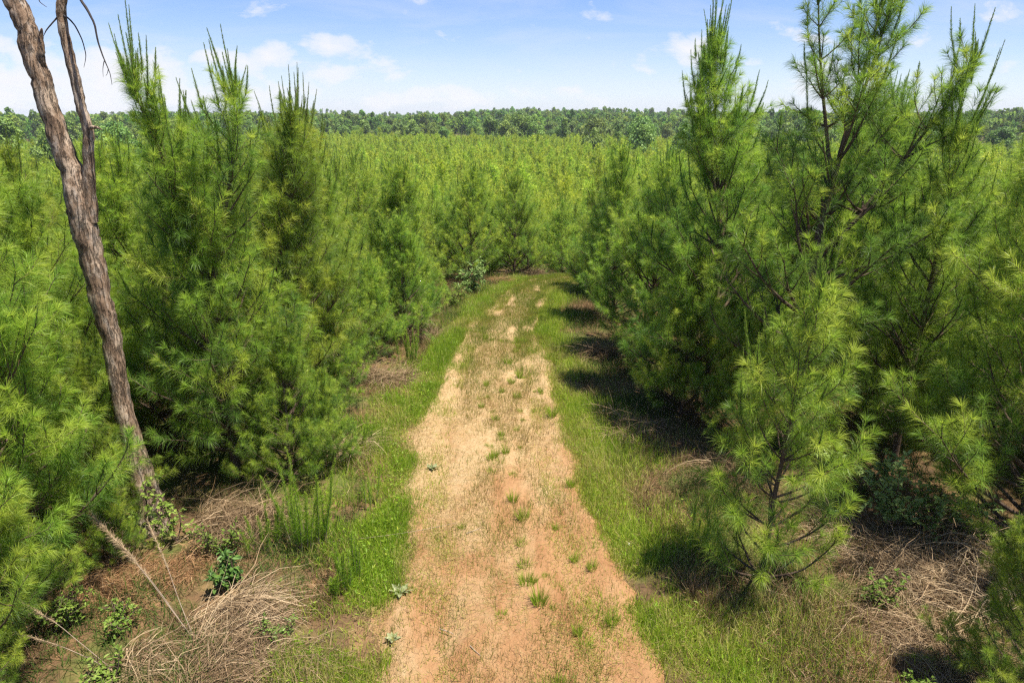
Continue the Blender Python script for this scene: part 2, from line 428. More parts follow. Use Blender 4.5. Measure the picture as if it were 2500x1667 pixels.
# --- individual pines that stand out, each grown to its own shape
p = Pine(101, .215, 290, .0034, open_=1.5)
q = p.stem((0, 0, 0), (.03, .02, 1), 5.3, 2.0, .085, .10, .32, 5, .9, .6, 62, tone=.42)
p.stem(q[6], (-.20, .08, .96), 3.3, .85, .045, .2, .28, 4, 1, .6, 62, .45)
p.stem(q[8], (-.12, -.22, .97), 3.1, .85, .04, .2, .28, 4, 1, .7, 66, .4)
p.stem(q[8], (.30, -.05, .95), 3.0, .9, .04, .2, .28, 4, 1, .6, 66, .4)
place_pine(p.build('forked_pine'), -4.4, 9.7, .93, 0, 'tall pine forking into several candle tipped leaders just behind the dead tree')
p = Pine(102, .205, 270, .0034)
q = p.stem((0, 0, 0), (-.02, .0, 1), 5.9, 2.15, .075, .05, .30, 5, .9, .7, 64, tone=.5, low=.9)
p.stem(q[8], (.25, -.1, .95), 2.6, .8, .04, .25, .28, 4, 1, .6, 66, .4)
place_pine(p.build('bushy_pine'), -4.05, 11.4, .93, 0, 'bushy bright pine leaning its lower boughs over the left grass verge')
p = Pine(103, .215, 290, .0034, open_=1.3)
p.stem((0, 0, 0), (.01, .0, 1), 3.75, 1.35, .036, .025, .31, 4, .9, .4, 62, tone=.5, low=.95, elmin=15)
place_pine(p.build('roadside_sapling'), 3.08, 7.1, 1, .4, 'small yellow green pine standing alone in front of the tallest pine')
p = Pine(104, .215, 290, .0034, open_=1.35)
q = p.stem((0, 0, 0), (-.02, .02, 1), 7.0, 2.3, .11, .14, .52, 4, .45, .4, 60, tone=.32, low=.95, elmin=20)
p.stem(q[8], (.52, -.1, .82), 3.3, .85, .05, .3, .42, 4, .7, .3, 55, .55, tone=.3)
p.stem(q[11], (-.30, .05, .95), 2.6, .6, .035, .3, .42, 3, .7, .4, 58, .4, tone=.3)
p.stem(q[12], (.3, .1, .9), 2.3, .75, .035, .3, .34, 4, .6, .3, 58, .4, tone=.3)
place_pine(p.build('tallest_pine'), 4.55, 10.1, 1, 0, 'tallest pine, dark topped and forked, rising past the skyline beside the track')
p = Pine(105, .215, 290, .0034, open_=1.25)
q = p.stem((0, 0, 0), (-.01, .0, 1), 6.7, 2.0, .085, .10, .32, 5, .8, .75, 64, tone=.42, low=.9)
p.stem(q[9], (-.3, -.1, .93), 2.3, .7, .035, .3, .28, 4, 1, .4, 62, .45)
place_pine(p.build('spired_pine'), 3.85, 12.4, 1, 0, 'tall slender pine with many upright candles left of the tallest pine')
p = Pine(106, .215, 290, .0034, open_=1.4)
q = p.stem((0, 0, 0), (-.01, .02, 1), 4.9, 1.9, .06, .12, .34, 5, .3, 0, 55, tone=.38)
for a in range(8):
    az = a * .9 + .3; p.candle(q[-1], unit(np.array([math.cos(az) * .5, math.sin(az) * .5, 1])), p.r.uniform(.45, .95))
    p.shoot(curve(q[-1], unit(np.array([math.cos(az) * .55, math.sin(az) * .55, 1])), .8, .3, 4, p.r), 0, .4)
place_pine(p.build('whorled_pine'), 6.2, 9.9, 1.02, 0, 'pine topped by a spoked whorl of long bare candles against the sky')

# --- shared shapes for the dense stands
G = []
for k in range(6):
    p = Pine(200 + k, .21, 265, .0034, open_=[1.0, 1.3, 1.1, 1.45, 1.2, 1.35][k])
    q = p.stem((0, 0, 0), (0, 0, 1), 5.0, [2.3, 2.1, 2.4, 2.15, 1.95, 2.2][k], .065, .035, .31, 5, .8, .6, 62, tone=.48, low=1.0, elmin=16)
    if k % 2: p.stem(q[7], (.3, .1, .95), 2.0, .7, .03, .25, .28, 4, 1, .5, 64, .4)
    G.append(p.build('stand_pine%d' % k))
MID = []
for k in range(6):
    p = Pine(300 + k, .25, 85, .010, 1, 1)
    p.stem((0, 0, 0), (0, 0, 1), 5.0, [2.15, 1.95, 2.25, 2.05, 1.85, 2.1][k], .06, .03, .38, 5, .75, .7, 62, tone=.5, low=1.0)
    MID.append(p.build('mid_pine%d' % k, M['needle']))
TPL = bpy.data.collections.new('pine_shapes')
def template(coll, name, meshes):
    a, b_ = meshes      # join trunk and crown into one instanced shape
    o = bpy.data.objects.new(name, b_); coll.objects.link(o); return o
for k in range(6):
    p = Pine(400 + k, .36, 20, .03, 1, 2, wood=False)
    p.stem((0, 0, 0), (0, 0, 1), 4.7, [1.55, 1.4, 1.65, 1.5, 1.3, 1.55][k], .06, .06, .40, 5, .35, .5, 68, tone=.5, elmin=24)
    template(TPL, 'field_pine_shape%d' % k, p.build('field_pine%d' % k, M['needle_far']))
TPLF = bpy.data.collections.new('far_pine_shapes')
for k in range(5):
    p = Pine(450 + k, .55, 8, .08, 1, 2, wood=False)
    p.stem((0, 0, 0), (0, 0, 1), 4.7, [1.5, 1.35, 1.55, 1.4, 1.3][k], .06, .10, .55, 5, .3, .55, 70, tone=.5, elmin=26)
    template(TPLF, 'far_pine_shape%d' % k, p.build('far_pine%d' % k, M['needle_far']))

# --- named neighbours along the track (x, y, mesh, scale, turn, label)
NB = [
 (-6.05, 6.7, 2, .94, 1.0, 'pine at the left margin reaching lit boughs in front of the dead tree'),
 (-7.3, 9.4, 0, .96, 2.0, 'pine behind the dead tree with a candle cluster level with its fork'),
 (-5.55, 5.35, 4, .78, 3.1, 'low shaded pine in the corner beside the leaning dry weed'),
 (-4.15, 13.4, 3, .84, .5, 'broad pine beside the dead brush on the left verge'),
 (-4.6, 15.8, 5, .99, 2.4, 'lone spire pine with its candle just touching the skyline over the field'),
 (-2.75, 16.9, 1, .62, 4.0, 'short pine with a bare lower stem beside the pale feathery bush'),
 (-3.4, 19.6, 1, .82, 5.0, 'pine on the left stand edge with two dark upright leaders'),
 (-1.65, 25.4, 3, .80, 1.2, 'dark stemmed pine at the head of the bend above the pale leaved bush'),
 (.1, 27.6, 2, .78, 2.2, 'pine whose drooping skirt hangs over the outside of the bend'),
 (3.25, 12.0, 2, .60, 1.9, 'low spreading pine skirting the shaded grass on the right verge'),
 (3.3, 15.3, 0, .88, 3.0, 'yellowish pine leaning over the reddish dead brush on the right verge'),
 (2.85, 18.5, 4, .90, 4.2, 'pale thin pine on the inside of the bend'),
 (3.5, 21.3, 5, .80, .9, 'dark slender spire pine rising behind the inside of the bend'),
 (6.75, 7.75, 2, 1.0, 2.7, 'large pine at the right margin with long boughs over the tangled brush'),
 (7.0, 10.9, 4, .72, .2, 'dark narrow pine between the tallest pine and the right margin'),
 (-5.0, 4.75, 3, .36, 2.0, 'knee high pine tuft in the bottom corner below the leaning dry weeds'),
 (-6.0, 10.9, 2, .80, 1.0, 'bushy pine filling the gap behind the fork of the dead tree'),
 (-2.95, 9.9, 4, .34, 4.4, 'very small pine at the outer edge of the left verge beside the tall weeds'),
 (4.95, 5.2, 1, .44, 1.2, 'tiny pine seedling below the right brush heap'),
 (-3.45, 9.35, 1, .50, .3, 'low young pine squeezed between the bushy bright pine and the tall feathery weeds'),
 (-3.45, 12.25, 4, .46, 1.3, 'waist high young pine on the left verge between two brush heaps'),
 (-3.25, 15.2, 0, .46, 2.9, 'small bushy pine just past the grey brown brush heap on the left verge'),
 (-2.7, 18.8, 2, .46, 5.1, 'squat pine left of the track just before the leafy bushes'),
 (3.9, 10.5, 3, .46, .9, 'low pine filling the shade between the spired pine and the small pine'),
 (-5.55, 6.05, 1, .50, 4.0, 'low pine with drooping boughs above the orange fallen boughs'),
 (-4.98, 7.35, 5, .27, 2.3, 'tiny pine growing right against the dead trunk foot'),
 (-5.75, 8.05, 3, .56, .3, 'half grown pine in the shade left of the dead trunk foot'),
 (8.6, 11.2, 5, 1.15, 4.4, 'pine at the right margin behind the spoked one'),
]
for x, y, g_, s_, rz, lab in NB:
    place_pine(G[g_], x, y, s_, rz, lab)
taken = [(x, y) for x, y, *_ in NB] + [(-4.35, 9.7), (-4.1, 11.2), (3.08, 7.1), (4.55, 10.1), (3.85, 12.4), (6.2, 9.9), (-5.05, 8.2)]
NPINE = len(NB) + 6

# --- the rows of the plantation
r = np.random.default_rng(5)
gx, gy = np.meshgrid(np.arange(-300, 300, 2.15), np.arange(3, 335, 2.5))
ex, ey = np.meshgrid(np.arange(-30, 30, 2.15), np.arange(4, 34, 2.5)); em = r.random(ex.shape) < .45
gx = (gx + r.normal(size=gx.shape) * .38).ravel(); gy = (gy + r.normal(size=gy.shape) * .45).ravel()
gx = np.concatenate([gx, ex[em] + 1.07 + r.normal(size=em.sum()) * .2]); gy = np.concatenate([gy, ey[em] + 1.25 + r.normal(size=em.sum()) * .25])
d_tr = np.abs(gx - tc(gy)) - tw(gy)
keep = (np.abs(gx) < .80 * gy + 3.5) & ((d_tr > 1.6) | (gy > 30)) & (r.random(gx.size) > .04)
keep &= ~((gy < 12) & (gx > -4.6) & (gx < 4.2)) & ~((gy < 7.2) & (np.abs(gx) < 7.4))
keep &= ~((gy > 27) & (gy < 33) & (gx > 4) & (gx < 12))
keep &= ~((gx < -4.4) & (gx > -7.4) & (gy < 8.9)) & ~((gx > 4.0) & (gx < 8.2) & (gy < 12.2))
for tx, ty in taken: keep &= (np.hypot(gx - tx, gy - ty) > 1.35)
far_edge = 318 + 60 * (fbm(gx * .02, gx * 0 + 2, 77) - .5) - np.clip((gx - 30) * .9, 0, 150) - np.clip((-gx - 70) * .8, 0, 150)
keep &= gy < far_edge
keep &= (np.hypot(gx, gy) < 42) | (r.random(gx.size) > .3)
gx, gy = gx[keep], gy[keep]
o_ = np.argsort(np.hypot(gx, gy)); gx, gy = gx[o_], gy[o_]
NI = 300 - NPINE
for k in range(NI):
    x, y = float(gx[k]), float(gy[k]); dist = math.hypot(x, y)
    hh = r.uniform(.78, 1.02) if y < 17 else r.uniform(.62, .86)
    if x > 4 and y < 20: hh *= 1.1
    src = G if dist < 17 else MID
    if x < tc(y) and y < 26: lab, grp = 'young green pine packed into the dense stand left of the dirt track', 'pines packed into the stand left of the track'
    elif y < 26: lab, grp = 'young green pine packed into the dense stand right of the dirt track', 'pines packed into the stand right of the track'
    else: lab, grp = 'young pine on the slope dropping away past the bend of the track', 'pines on the slope past the bend'
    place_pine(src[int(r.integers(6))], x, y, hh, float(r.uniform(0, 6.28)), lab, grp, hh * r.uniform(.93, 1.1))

def scatter(name, P, rot, sc, coll, nidx, label, cat):
    me = bpy.data.meshes.new(name)
    me.vertices.add(len(P)); me.vertices.foreach_set('co', np.asarray(P, np.float32).ravel())
    for nm, ty, key, v in (('rot', 'FLOAT_VECTOR', 'vector', rot), ('siz', 'FLOAT_VECTOR', 'vector', sc)):
        a = me.attributes.new(nm, ty, 'POINT'); a.data.foreach_set(key, np.asarray(v, np.float32).ravel())
    a = me.attributes.new('pick', 'INT', 'POINT'); a.data.foreach_set('value', rnd.integers(0, nidx, len(P)).astype(np.int32))
    me.update()
    o = obj(name, me)
    ng = bpy.data.node_groups.new(name + '_scatter', 'GeometryNodeTree')
    ng.interface.new_socket('Geometry', in_out='INPUT', socket_type='NodeSocketGeometry')
    ng.interface.new_socket('Geometry', in_out='OUTPUT', socket_type='NodeSocketGeometry')
    N = ng.nodes.new; K = ng.links.new
    gi, go = N('NodeGroupInput'), N('NodeGroupOutput')
    ci = N('GeometryNodeCollectionInfo'); ci.inputs['Collection'].default_value = coll
    ci.inputs['Separate Children'].default_value = True; ci.inputs['Reset Children'].default_value = True
    ip = N('GeometryNodeInstanceOnPoints')
    def na(nm, ty):
        n = N('GeometryNodeInputNamedAttribute'); n.data_type = ty; n.inputs['Name'].default_value = nm; return n.outputs[0]
    er = N('FunctionNodeEulerToRotation')
    K(gi.outputs[0], ip.inputs['Points']); K(ci.outputs[0], ip.inputs['Instance'])
    ip.inputs['Pick Instance'].default_value = True
    K(na('pick', 'INT'), ip.inputs['Instance Index']); K(na('rot', 'FLOAT_VECTOR'), er.inputs[0]); K(er.outputs[0], ip.inputs['Rotation'])
    K(na('siz', 'FLOAT_VECTOR'), ip.inputs['Scale']); K(ip.outputs[0], go.inputs[0])
    md = o.modifiers.new('scatter', 'NODES'); md.node_group = ng
    return tag(o, label, cat, kind='stuff')

fx, fy = gx[NI:], gy[NI:]
fd = np.hypot(fx, fy)
for nm, sel, coll, nidx in (('pine_plantation', fd < 105, TPL, 6), ('far_pine_plantation', fd >= 105, TPLF, 5)):
    x, y = fx[sel], fy[sel]; n = len(x)
    s_ = r.uniform(.78, 1.3, n) * (0.85 + .3 * fbm(x * .05, y * .05, 3)); s_ = np.where(r.random(n) < .03, s_ * 1.35, s_)
    scatter(nm, np.stack([x, y, gz(x, y) - .05], 1), np.stack([0 * x, 0 * x, r.uniform(0, 6.28, n)], 1), np.stack([s_ * 1.12, s_ * 1.12, s_ * r.uniform(.85, 1.05, n)], 1), coll, nidx,
            'bright green planted pines filling the valley' if nm[0] == 'p' else 'distant rows of planted pines reaching the far woods', 'pine plantation')

# ------------------------------------------------------------------ broadleaf trees and far woods
def broadleaf(name, seed, Hh, Rr, nq, qs, trunk=True, conic=False):
    r = np.random.default_rng(seed); nl_ = 16 if trunk else 9
    C = []; rad = []
    for k in range(nl_):
        t = r.uniform(.22, .9); rr = Rr * (math.sin(math.pi * min(1, (t * .86 + .12))) ** .7)
        if conic: rr = Rr * (1.05 - t)
        a = r.random() * 6.28; q = math.sqrt(r.random()) * rr * .75
        C.append((math.cos(a) * q, math.sin(a) * q, t * Hh)); rad.append(Rr * r.uniform(.26, .46))
    C.append((0, 0, Hh * .9)); rad.append(Rr * .33)
    C = np.array(C); rad = np.array(rad)
    i_ = r.integers(0, len(C), nq); d = unit(r.normal(size=(nq, 3)) + np.array([0, 0, .25]))
    P = C[i_] + d * (rad[i_] * r.uniform(.6, 1.08, nq))[:, None]
    nrm = unit(d + r.normal(size=(nq, 3)) * .55)
    a = unit(np.cross(nrm, r.normal(size=(nq, 3)))); b_ = np.cross(nrm, a)
    sz = qs * r.uniform(.6, 1.3, nq)
    V = np.stack([P + (a * .5) * sz[:, None], P + b_ * .42 * sz[:, None] + nrm * .12 * sz[:, None], P - a * .5 * sz[:, None], P - b_ * .42 * sz[:, None] + nrm * .1 * sz[:, None]], 1).reshape(-1, 3)
    i4 = np.arange(nq)[:, None] * 4 + np.array([0, 1, 2, 3])
    lobe = r.normal(size=len(C)) * .14
    tone = np.clip(.5 + lobe[i_] + r.normal(size=nq) * .12, 0, 1)
    crown = mk(name + '_crown', V, [i4], M['broad'], np.repeat(tone, 4))
    if not trunk: return crown
    tb = Tubes(); pts = curve(np.zeros(3), UP, Hh * .8, 0, 6, r, .05); tb.add(pts, np.linspace(Hh * .022, .03, 7), 6)
    for k in range(7):
        j = r.integers(1, 5); tb.add(np.array([pts[j], (pts[j] + C[k]) / 2 + UP * .2, C[k]]), [Hh * .009, Hh * .006, .02], 4)
    return tb.mesh(name + '_trunk', M['bark']), crown

BR = [broadleaf('broadleaf%d' % k, 500 + k, 12, [4.4, 3.8, 4.8, 3.4, 4.0][k], 2600, .62) for k in range(5)]
CON = [broadleaf('conical%d' % k, 520 + k, 12, 2.6, 1500, .55, True, True) for k in range(2)]
TW = bpy.data.collections.new('woodland_shapes')
for k in range(6):
    me = broadleaf('woodland%d' % k, 560 + k, 15, [5.2, 4.6, 5.6, 4.2, 5, 4.4][k], 420, 1.25, False); me.materials[0] = M['woods']
    TW.objects.link(bpy.data.objects.new('woodland_shape%d' % k, me))
BT = [  # x, y, height, shape, label
 (-2, 300, 13.5, 0, 'tall rounded broadleaf tree, first of the high clump breaking the skyline'),
 (3.5, 303, 14.5, 2, 'highest broadleaf tree of the clump breaking the skyline above the plantation'),
 (9.5, 301, 13.5, 4, 'broad headed tree closing the clump that breaks the skyline'),
 (-9, 296, 13, 1, 'lower pale tree in front of the high clump on the skyline'),
 (-92, 322, 13, 0, 'yellow green tree by the far edge behind the spire pine'),
 (-83, 318, 12, 3, 'dark narrow tree beside the yellow green one at the far edge'),
 (-28, 290, 9, 1, 'small pale green tree standing forward of the dark hill woods'),
 (30, 262, 13, 2, 'large pale domed tree over the right edge of the plantation'),
 (43, 230, 13, 0, 'pale domed tree pair member nearest the right hand pines'),
 (21, 285, 13, 5, 'pointed conical tree among pale crowns right of the skyline clump'),
 (24, 206, 10, 0, 'pale rounded tree standing nearest among the right hand field edge trees'),
 (35, 192, 12, 2, 'broad pale tree just left of the spired pine, in front of its neighbours'),
 (45, 188, 11, 4, 'yellow green tree half hidden behind the spired pine'),
 (39, 222, 13, 1, 'upright pale tree rising behind the broad pale one'),
 (-98, 150, 11, 0, 'yellow green rounded tree seen just left of the dead trunk'),
 (-88, 158, 12, 2, 'large rounded tree seen between the dead trunk and its limb'),
 (-77, 166, 10, 4, 'rounded tree seen just right of the dead limb'),
 (-112, 158, 13, 1, 'rounded tree at the left margin below the skyline'),
 (37, 248, 11, 6, 'dark pointed tree before the pale domed crowns'),
]
for x, y, h_, k, lab in BT:
    ms = BR[k] if k < 5 else CON[k - 5]
    e = empty('broadleaf_tree', (x, y, float(gz(x, y)) - .1), x, lab, 'tree'); s_ = h_ / 12; e.scale = (s_, s_, s_)
    obj('trunk', ms[0], e); obj('crown', ms[1], e)
r = np.random.default_rng(8)
belt = []
for k in range(190):
    u = r.uniform(-.85, .85)
    base = 325 - max(0, u * 300 - 28) * .75 - max(0, -u * 300 - 75) * .65
    y = base + r.uniform(-6, 70); belt.append((u * y, y, r.uniform(5.5, 12.5), int(r.integers(5))))
for x, y, h_, k in belt:
    if abs(x) < 14 and h_ > 10: h_ *= .8
    if x < -100 * y / 300: lab, grp = 'rounded tree in the pale wood edge beyond the dead tree', 'trees of the wood edge beyond the dead tree'
    elif x > 20: lab, grp = 'rounded tree in the pale wood edge behind the tall right hand pines', 'trees of the wood edge behind the right hand pines'
    else: lab, grp = 'rounded tree in the belt along the far end of the plantation', 'trees in the belt ending the plantation'
    e = empty('broadleaf_tree', (x, y, float(gz(x, y)) - .1), float(r.uniform(0, 6)), lab, 'tree', grp); s_ = h_ / 12; e.scale = (s_ * 1.05, s_ * 1.05, s_)
    obj('trunk', BR[k][0], e); obj('crown', BR[k][1], e)
wx, wy = np.meshgrid(np.arange(-900, 900, 7.5), np.arange(345, 1000, 8))
wx = (wx + r.normal(size=wx.shape) * 2).ravel(); wy = (wy + r.normal(size=wy.shape) * 2.2).ravel()
k_ = (np.abs(wx) < .86 * wy) & (wy > 470 - 90 * (fbm(wx * .008, wx * 0 + 7, 12)) - np.clip(np.abs(wx + 40) - 130, 0, 100))
wx, wy = wx[k_], wy[k_]
s_ = r.uniform(.45, 1.05, len(wx)) * (.65 + .6 * fbm(wx * .012, wy * .012, 4))
scatter('forest', np.stack([wx, wy, gz(wx, wy) - .5], 1), np.stack([0 * wx, 0 * wx, r.uniform(0, 6.28, len(wx))], 1), np.stack([s_, s_, s_ * r.uniform(.85, 1.15, len(wx))], 1), TW, 6,
        'dark hardwood forest covering the far hills up to the skyline', 'forest')

# ------------------------------------------------------------------ dead tree
def smooth(ctrl, n):
    c = np.array(ctrl, float); t = np.linspace(0, len(c) - 1, n); k = np.arange(len(c))
    return np.stack([np.interp(t, k, c[:, j]) for j in range(3)], 1)
def dead_tree():
    r = np.random.default_rng(31)
    e = empty('dead_tree', (-5.05, 8.2, 0), 0, 'bare dead hardwood trunk forked in two and leaning over the left pines', 'dead tree')
    def part(name, ctrl, rad, n=40, k=20, mat='dead_bark', bump=.035, parent=e, sm=3):
        pts = smooth(ctrl, n)
        for _ in range(sm):
            pts[1:-1] = (pts[:-2] + pts[1:-1] * 2 + pts[2:]) / 4
        rr = .9 * np.interp(np.linspace(0, 1, n), np.linspace(0, 1, len(rad)), rad)
        pts[2:-2, :2] += (np.convolve(r.normal(size=n), np.ones(7) / 7, 'same')[2:-2, None] * .03 * rad[len(rad) // 2] / .12) * np.array([1, .6])
        rr = rr * (1 + .05 * np.sin(np.linspace(0, 24, n) + r.random() * 6) * r.random(n))
        t = Tubes(); t.add(pts, rr, k, bump=bump, r=r)
        # closed end
        V = np.concatenate(t.V); F = np.concatenate(t.F)
        tip = len(V); V = np.concatenate([V, pts[-1:] + (pts[-1] - pts[-2]) * .3])
        a = tip - k + np.arange(k); b_ = tip - k + (np.arange(k) + 1) % k
        return obj(name, mk('dead_' + name, V, [F, np.stack([a, b_, np.full(k, tip)], 1)], M[mat], smooth=True), parent)
    fork = (.34, 0, 4.35)
    part('trunk', [(.02, 0, -.1), (.01, 0, .5), (0, .01, 1.23), (-.02, 0, 2.0), (-.03, 0, 2.7), (-.03, 0, 3.33), (-.06, 0, 3.98), (-.06, 0, 4.40), (-.13, 0, 4.81), (-.19, 0, 5.34), (-.24, 0, 5.85), (-.28, 0, 6.3), (-.33, 0, 6.65), (-.37, 0, 7.1), (-.42, 0, 7.6)],
         [.30, .20, .15, .125, .12, .135, .155, .16, .13, .12, .12, .115, .11, .1, .09], 120, 28, 'dead_bark', .05)
    lim = part('limb', [(.0, 0, 4.25), (.03, 0, 4.55), (.09, .0, 4.81), (.16, .0, 5.15), (.17, .0, 5.34), (.15, .0, 5.6), (.15, 0, 5.85), (.14, 0, 6.12), (.13, 0, 6.43), (.16, 0, 6.65), (.26, 0, 6.9), (.42, -.02, 7.3)],
         [.10, .09, .075, .066, .062, .062, .062, .058, .058, .055, .05, .045], 60, 16)
    part('branch_stub', [(.16, 0, 5.30), (.25, -.03, 5.33), (.33, -.05, 5.33), (.38, -.06, 5.30)], [.035, .024, .018, .008], 14, 8, 'dead_bark', .05, lim)
    part('branch_stub', [(-.22, 0, 5.98), (-.17, -.03, 6.07), (-.13, -.04, 6.16), (-.12, -.04, 6.27), (-.09, -.04, 6.36)], [.075, .055, .036, .03, .012], 18, 10, 'dead_bark', .05)
    br = part('branch', [(.34, -.02, 7.15), (.36, -.1, 6.9), (.44, -.15, 6.66), (.53, -.18, 6.52), (.59, -.2, 6.38), (.59, -.2, 6.21), (.62, -.2, 6.03), (.66, -.2, 5.90), (.66, -.2, 5.78)], [.022, .02, .018, .016, .013, .011, .008, .005, .003], 44, 6, 'darktwig', .04)
    part('twig', [(.62, -.2, 6.02), (.60, -.22, 5.95), (.59, -.22, 5.86)], [.006, .004, .002], 8, 4, 'darktwig', 0, br)
    part('twig', [(.65, -.2, 5.94), (.63, -.2, 5.89), (.61, -.2, 5.87)], [.005, .003, .002], 8, 4, 'darktwig', 0, br)
    part('branch', [(.15, -.02, 6.50), (.23, -.05, 6.46), (.32, -.1, 6.38), (.38, -.12, 6.23), (.39, -.12, 6.08), (.34, -.12, 5.96)], [.012, .010, .009, .007, .005, .002], 30, 5, 'darktwig', .04)
    part('branch', [(.14, 0, 6.52), (.04, -.03, 6.42), (-.04, -.05, 6.34), (-.08, -.05, 6.28)], [.012, .009, .007, .003], 16, 5, 'darktwig', .04)
    part('branch', [(.2, -.05, 6.95), (.06, -.1, 6.75), (-.02, -.12, 6.62), (.06, -.12, 6.56)], [.012, .009, .006, .003], 16, 5, 'darktwig', .04)
    return e
dead_tree()

# ------------------------------------------------------------------ grasses
def grass_mesh(name, mat, x, y, Lr, W, lean, tone, seed, droop=.25, extra_z=0.0, flat=False):
    r = np.random.default_rng(seed); n = len(x)
    a = r.uniform(0, 6.28, n); le = np.abs(r.normal(size=n)) * lean
    if flat: D = np.stack([np.cos(a), np.sin(a), r.uniform(-.02, .16, n)], 1)
    else: D = np.stack([np.cos(a) * le, np.sin(a) * le, np.ones(n)], 1)
    D = unit(D)
    L = Lr[0] + (Lr[1] - Lr[0]) * r.random(n) ** 1.4 if isinstance(Lr, tuple) else Lr * r.uniform(.6, 1.25, n)
    P = np.stack([x, y, gz(x, y) + extra_z], 1)
    V, F, k = blades(P, D, L, W * r.uniform(.7, 1.3, n), droop * r.random(n), 2, r)
    return mk(name, V, F, mat, np.repeat(np.clip(tone, 0, 1), k))

def pts_in(n, x0, x1, y0, y1, seed, power=1.6):
    r = np.random.default_rng(seed)
    y = y0 + (y1 - y0) * r.random(n) ** power; x = r.uniform(x0, x1, n)
    return x, y, r

# green verges: position in units of metres outside the track edge
def verge(n, seed):
    r = np.random.default_rng(seed)
    y = 3.2 + 25 * r.random(n) ** 1.5; side = np.where(r.random(n) < .5, -1, 1)
    off = np.abs(r.normal(size=n)) * .85 - .55 + .3 * (fbm(y * .8, side * 5, 41) - .5)
    wide = np.where(side < 0, np.interp(y, [4, 7, 12, 18, 28], [1.15, 1.2, .95, .7, .8]), np.interp(y, [4, 6, 7.5, 9.5, 13, 18, 28], [2.0, 1.9, 1.7, 1.15, .8, .6, .8]))
    x = tc(y) + side * (tw(y) + off * wide)
    den = fbm(x * 1.3, y * 1.3, 43); k = r.random(n) < np.clip((den - .25) * 2.6, .06, 1) * np.where(off < 0, np.clip(.75 + off * .9, .1, 1) * np.clip((fbm(x * 2.2, y * 1.4, 47) - .35) * 4, 0, 1), 1)
    k &= ~((y < 7.6) & (x > 3.9) & (r.random(n) < .75)) & ~((y < 7.3) & (x < -2.5) & (r.random(n) < .8))
    return x[k], y[k], side[k], off[k], den[k], r
x, y, side, off, den, r = verge(500000, 51)
tone = np.where(side < 0, .42, .55) + (den - .5) * -.5 + r.normal(size=len(x)) * .17 + np.clip(-off, 0, 1) * .6
tone = np.where(r.random(len(x)) < np.clip((fbm(x * 1.1 + 7, y * 1.1, 49) - .42) * 2.2, .08, .7), .92 + r.normal(size=len(x)) * .08, tone)
L = (.10 + .26 * np.clip(den, 0, 1) * np.clip(.5 + off, .25, 1.1))
g1 = grass_mesh('grass', M['grass'], x, y, L, .0065, .55, tone, 52, .45)
tag(obj('grass', g1), 'green grass growing thick along both verges of the track', 'grass', kind='stuff')
# leafy low weeds mixed into the verges
x, y, side, off, den, r = verge(60000, 55)
k = (r.random(len(x)) < np.where(side < 0, .55, .12)) & (off > .1) & (fbm(x * .8, y * .8, 58) > .45); x, y = x[k], y[k]; n = len(x)
a = r.uniform(0, 6.28, n); D = unit(np.stack([np.cos(a), np.sin(a), r.uniform(.1, .9, n)], 1))
V, F, kk = leaves(np.stack([x, y, gz(x, y) + r.uniform(.02, .16, n)], 1), D, r.uniform(.03, .075, n), r.uniform(.012, .028, n), r)
tag(obj('weeds', mk('weeds', V, F, M['grass'], np.repeat(np.clip(.35 + r.normal(size=n) * .15, 0, 1), kk))), 'low leafy green weeds in the left verge', 'weeds', kind='stuff')

# sparse tan grass and flat straw on the track
x, y, r = pts_in(230000, -1, 1, 3, 27, 61, 1.25)
u = x.copy(); x = tc(y) + u * (tw(y) + .35)
den = .04 * np.clip(y - 14, 0, 4) + fbm(x * 2.4, y * 1.1, 63); cen = np.exp(-((u - .08) / .36) ** 2)
pr = np.clip((den - .36) * 2.8, 0, 1) * (.25 + 1.0 * cen) * np.interp(y, [3, 8, 12, 15, 18, 22], [.9, 1.0, 1.3, 2.0, 2.6, 3]) + .04
k = r.random(len(x)) < pr
x, y, u, den = x[k], y[k], u[k], den[k]
green = fbm(x * 1.6 + 9, y * .9, 67)
tone = .52 - (green - .45) * 1.7 - .12 * cen[k] - np.clip((y - 11) * .05, 0, .5) + r.normal(size=len(x)) * .16
tag(obj('dry_grass', grass_mesh('dry_grass', M['dry'], x, y, (.05, .21), .0046, .5, tone, 68, .3, .05)), 'sparse tan grass standing in the middle of the track', 'grass', kind='stuff')
x, y, r = pts_in(150000, -1, 1, 3, 24, 71, 1.5)
u = x.copy(); x = tc(y) + u * (tw(y) + .5); den = fbm(x * 1.7, y * 1.7, 73)
k = r.random(len(x)) < np.clip((den - .36) * 2.4, .05, 1) * np.where(u < .1, .8, .45); x, y = x[k], y[k]
tag(obj('straw', grass_mesh('straw', M['dry'], x, y, (.03, .12), .0036, .3, .75 + r.normal(size=len(x)) * .22, 75, .02, .08, True)), 'flattened pale straw littering the bare clay', 'straw', kind='stuff')

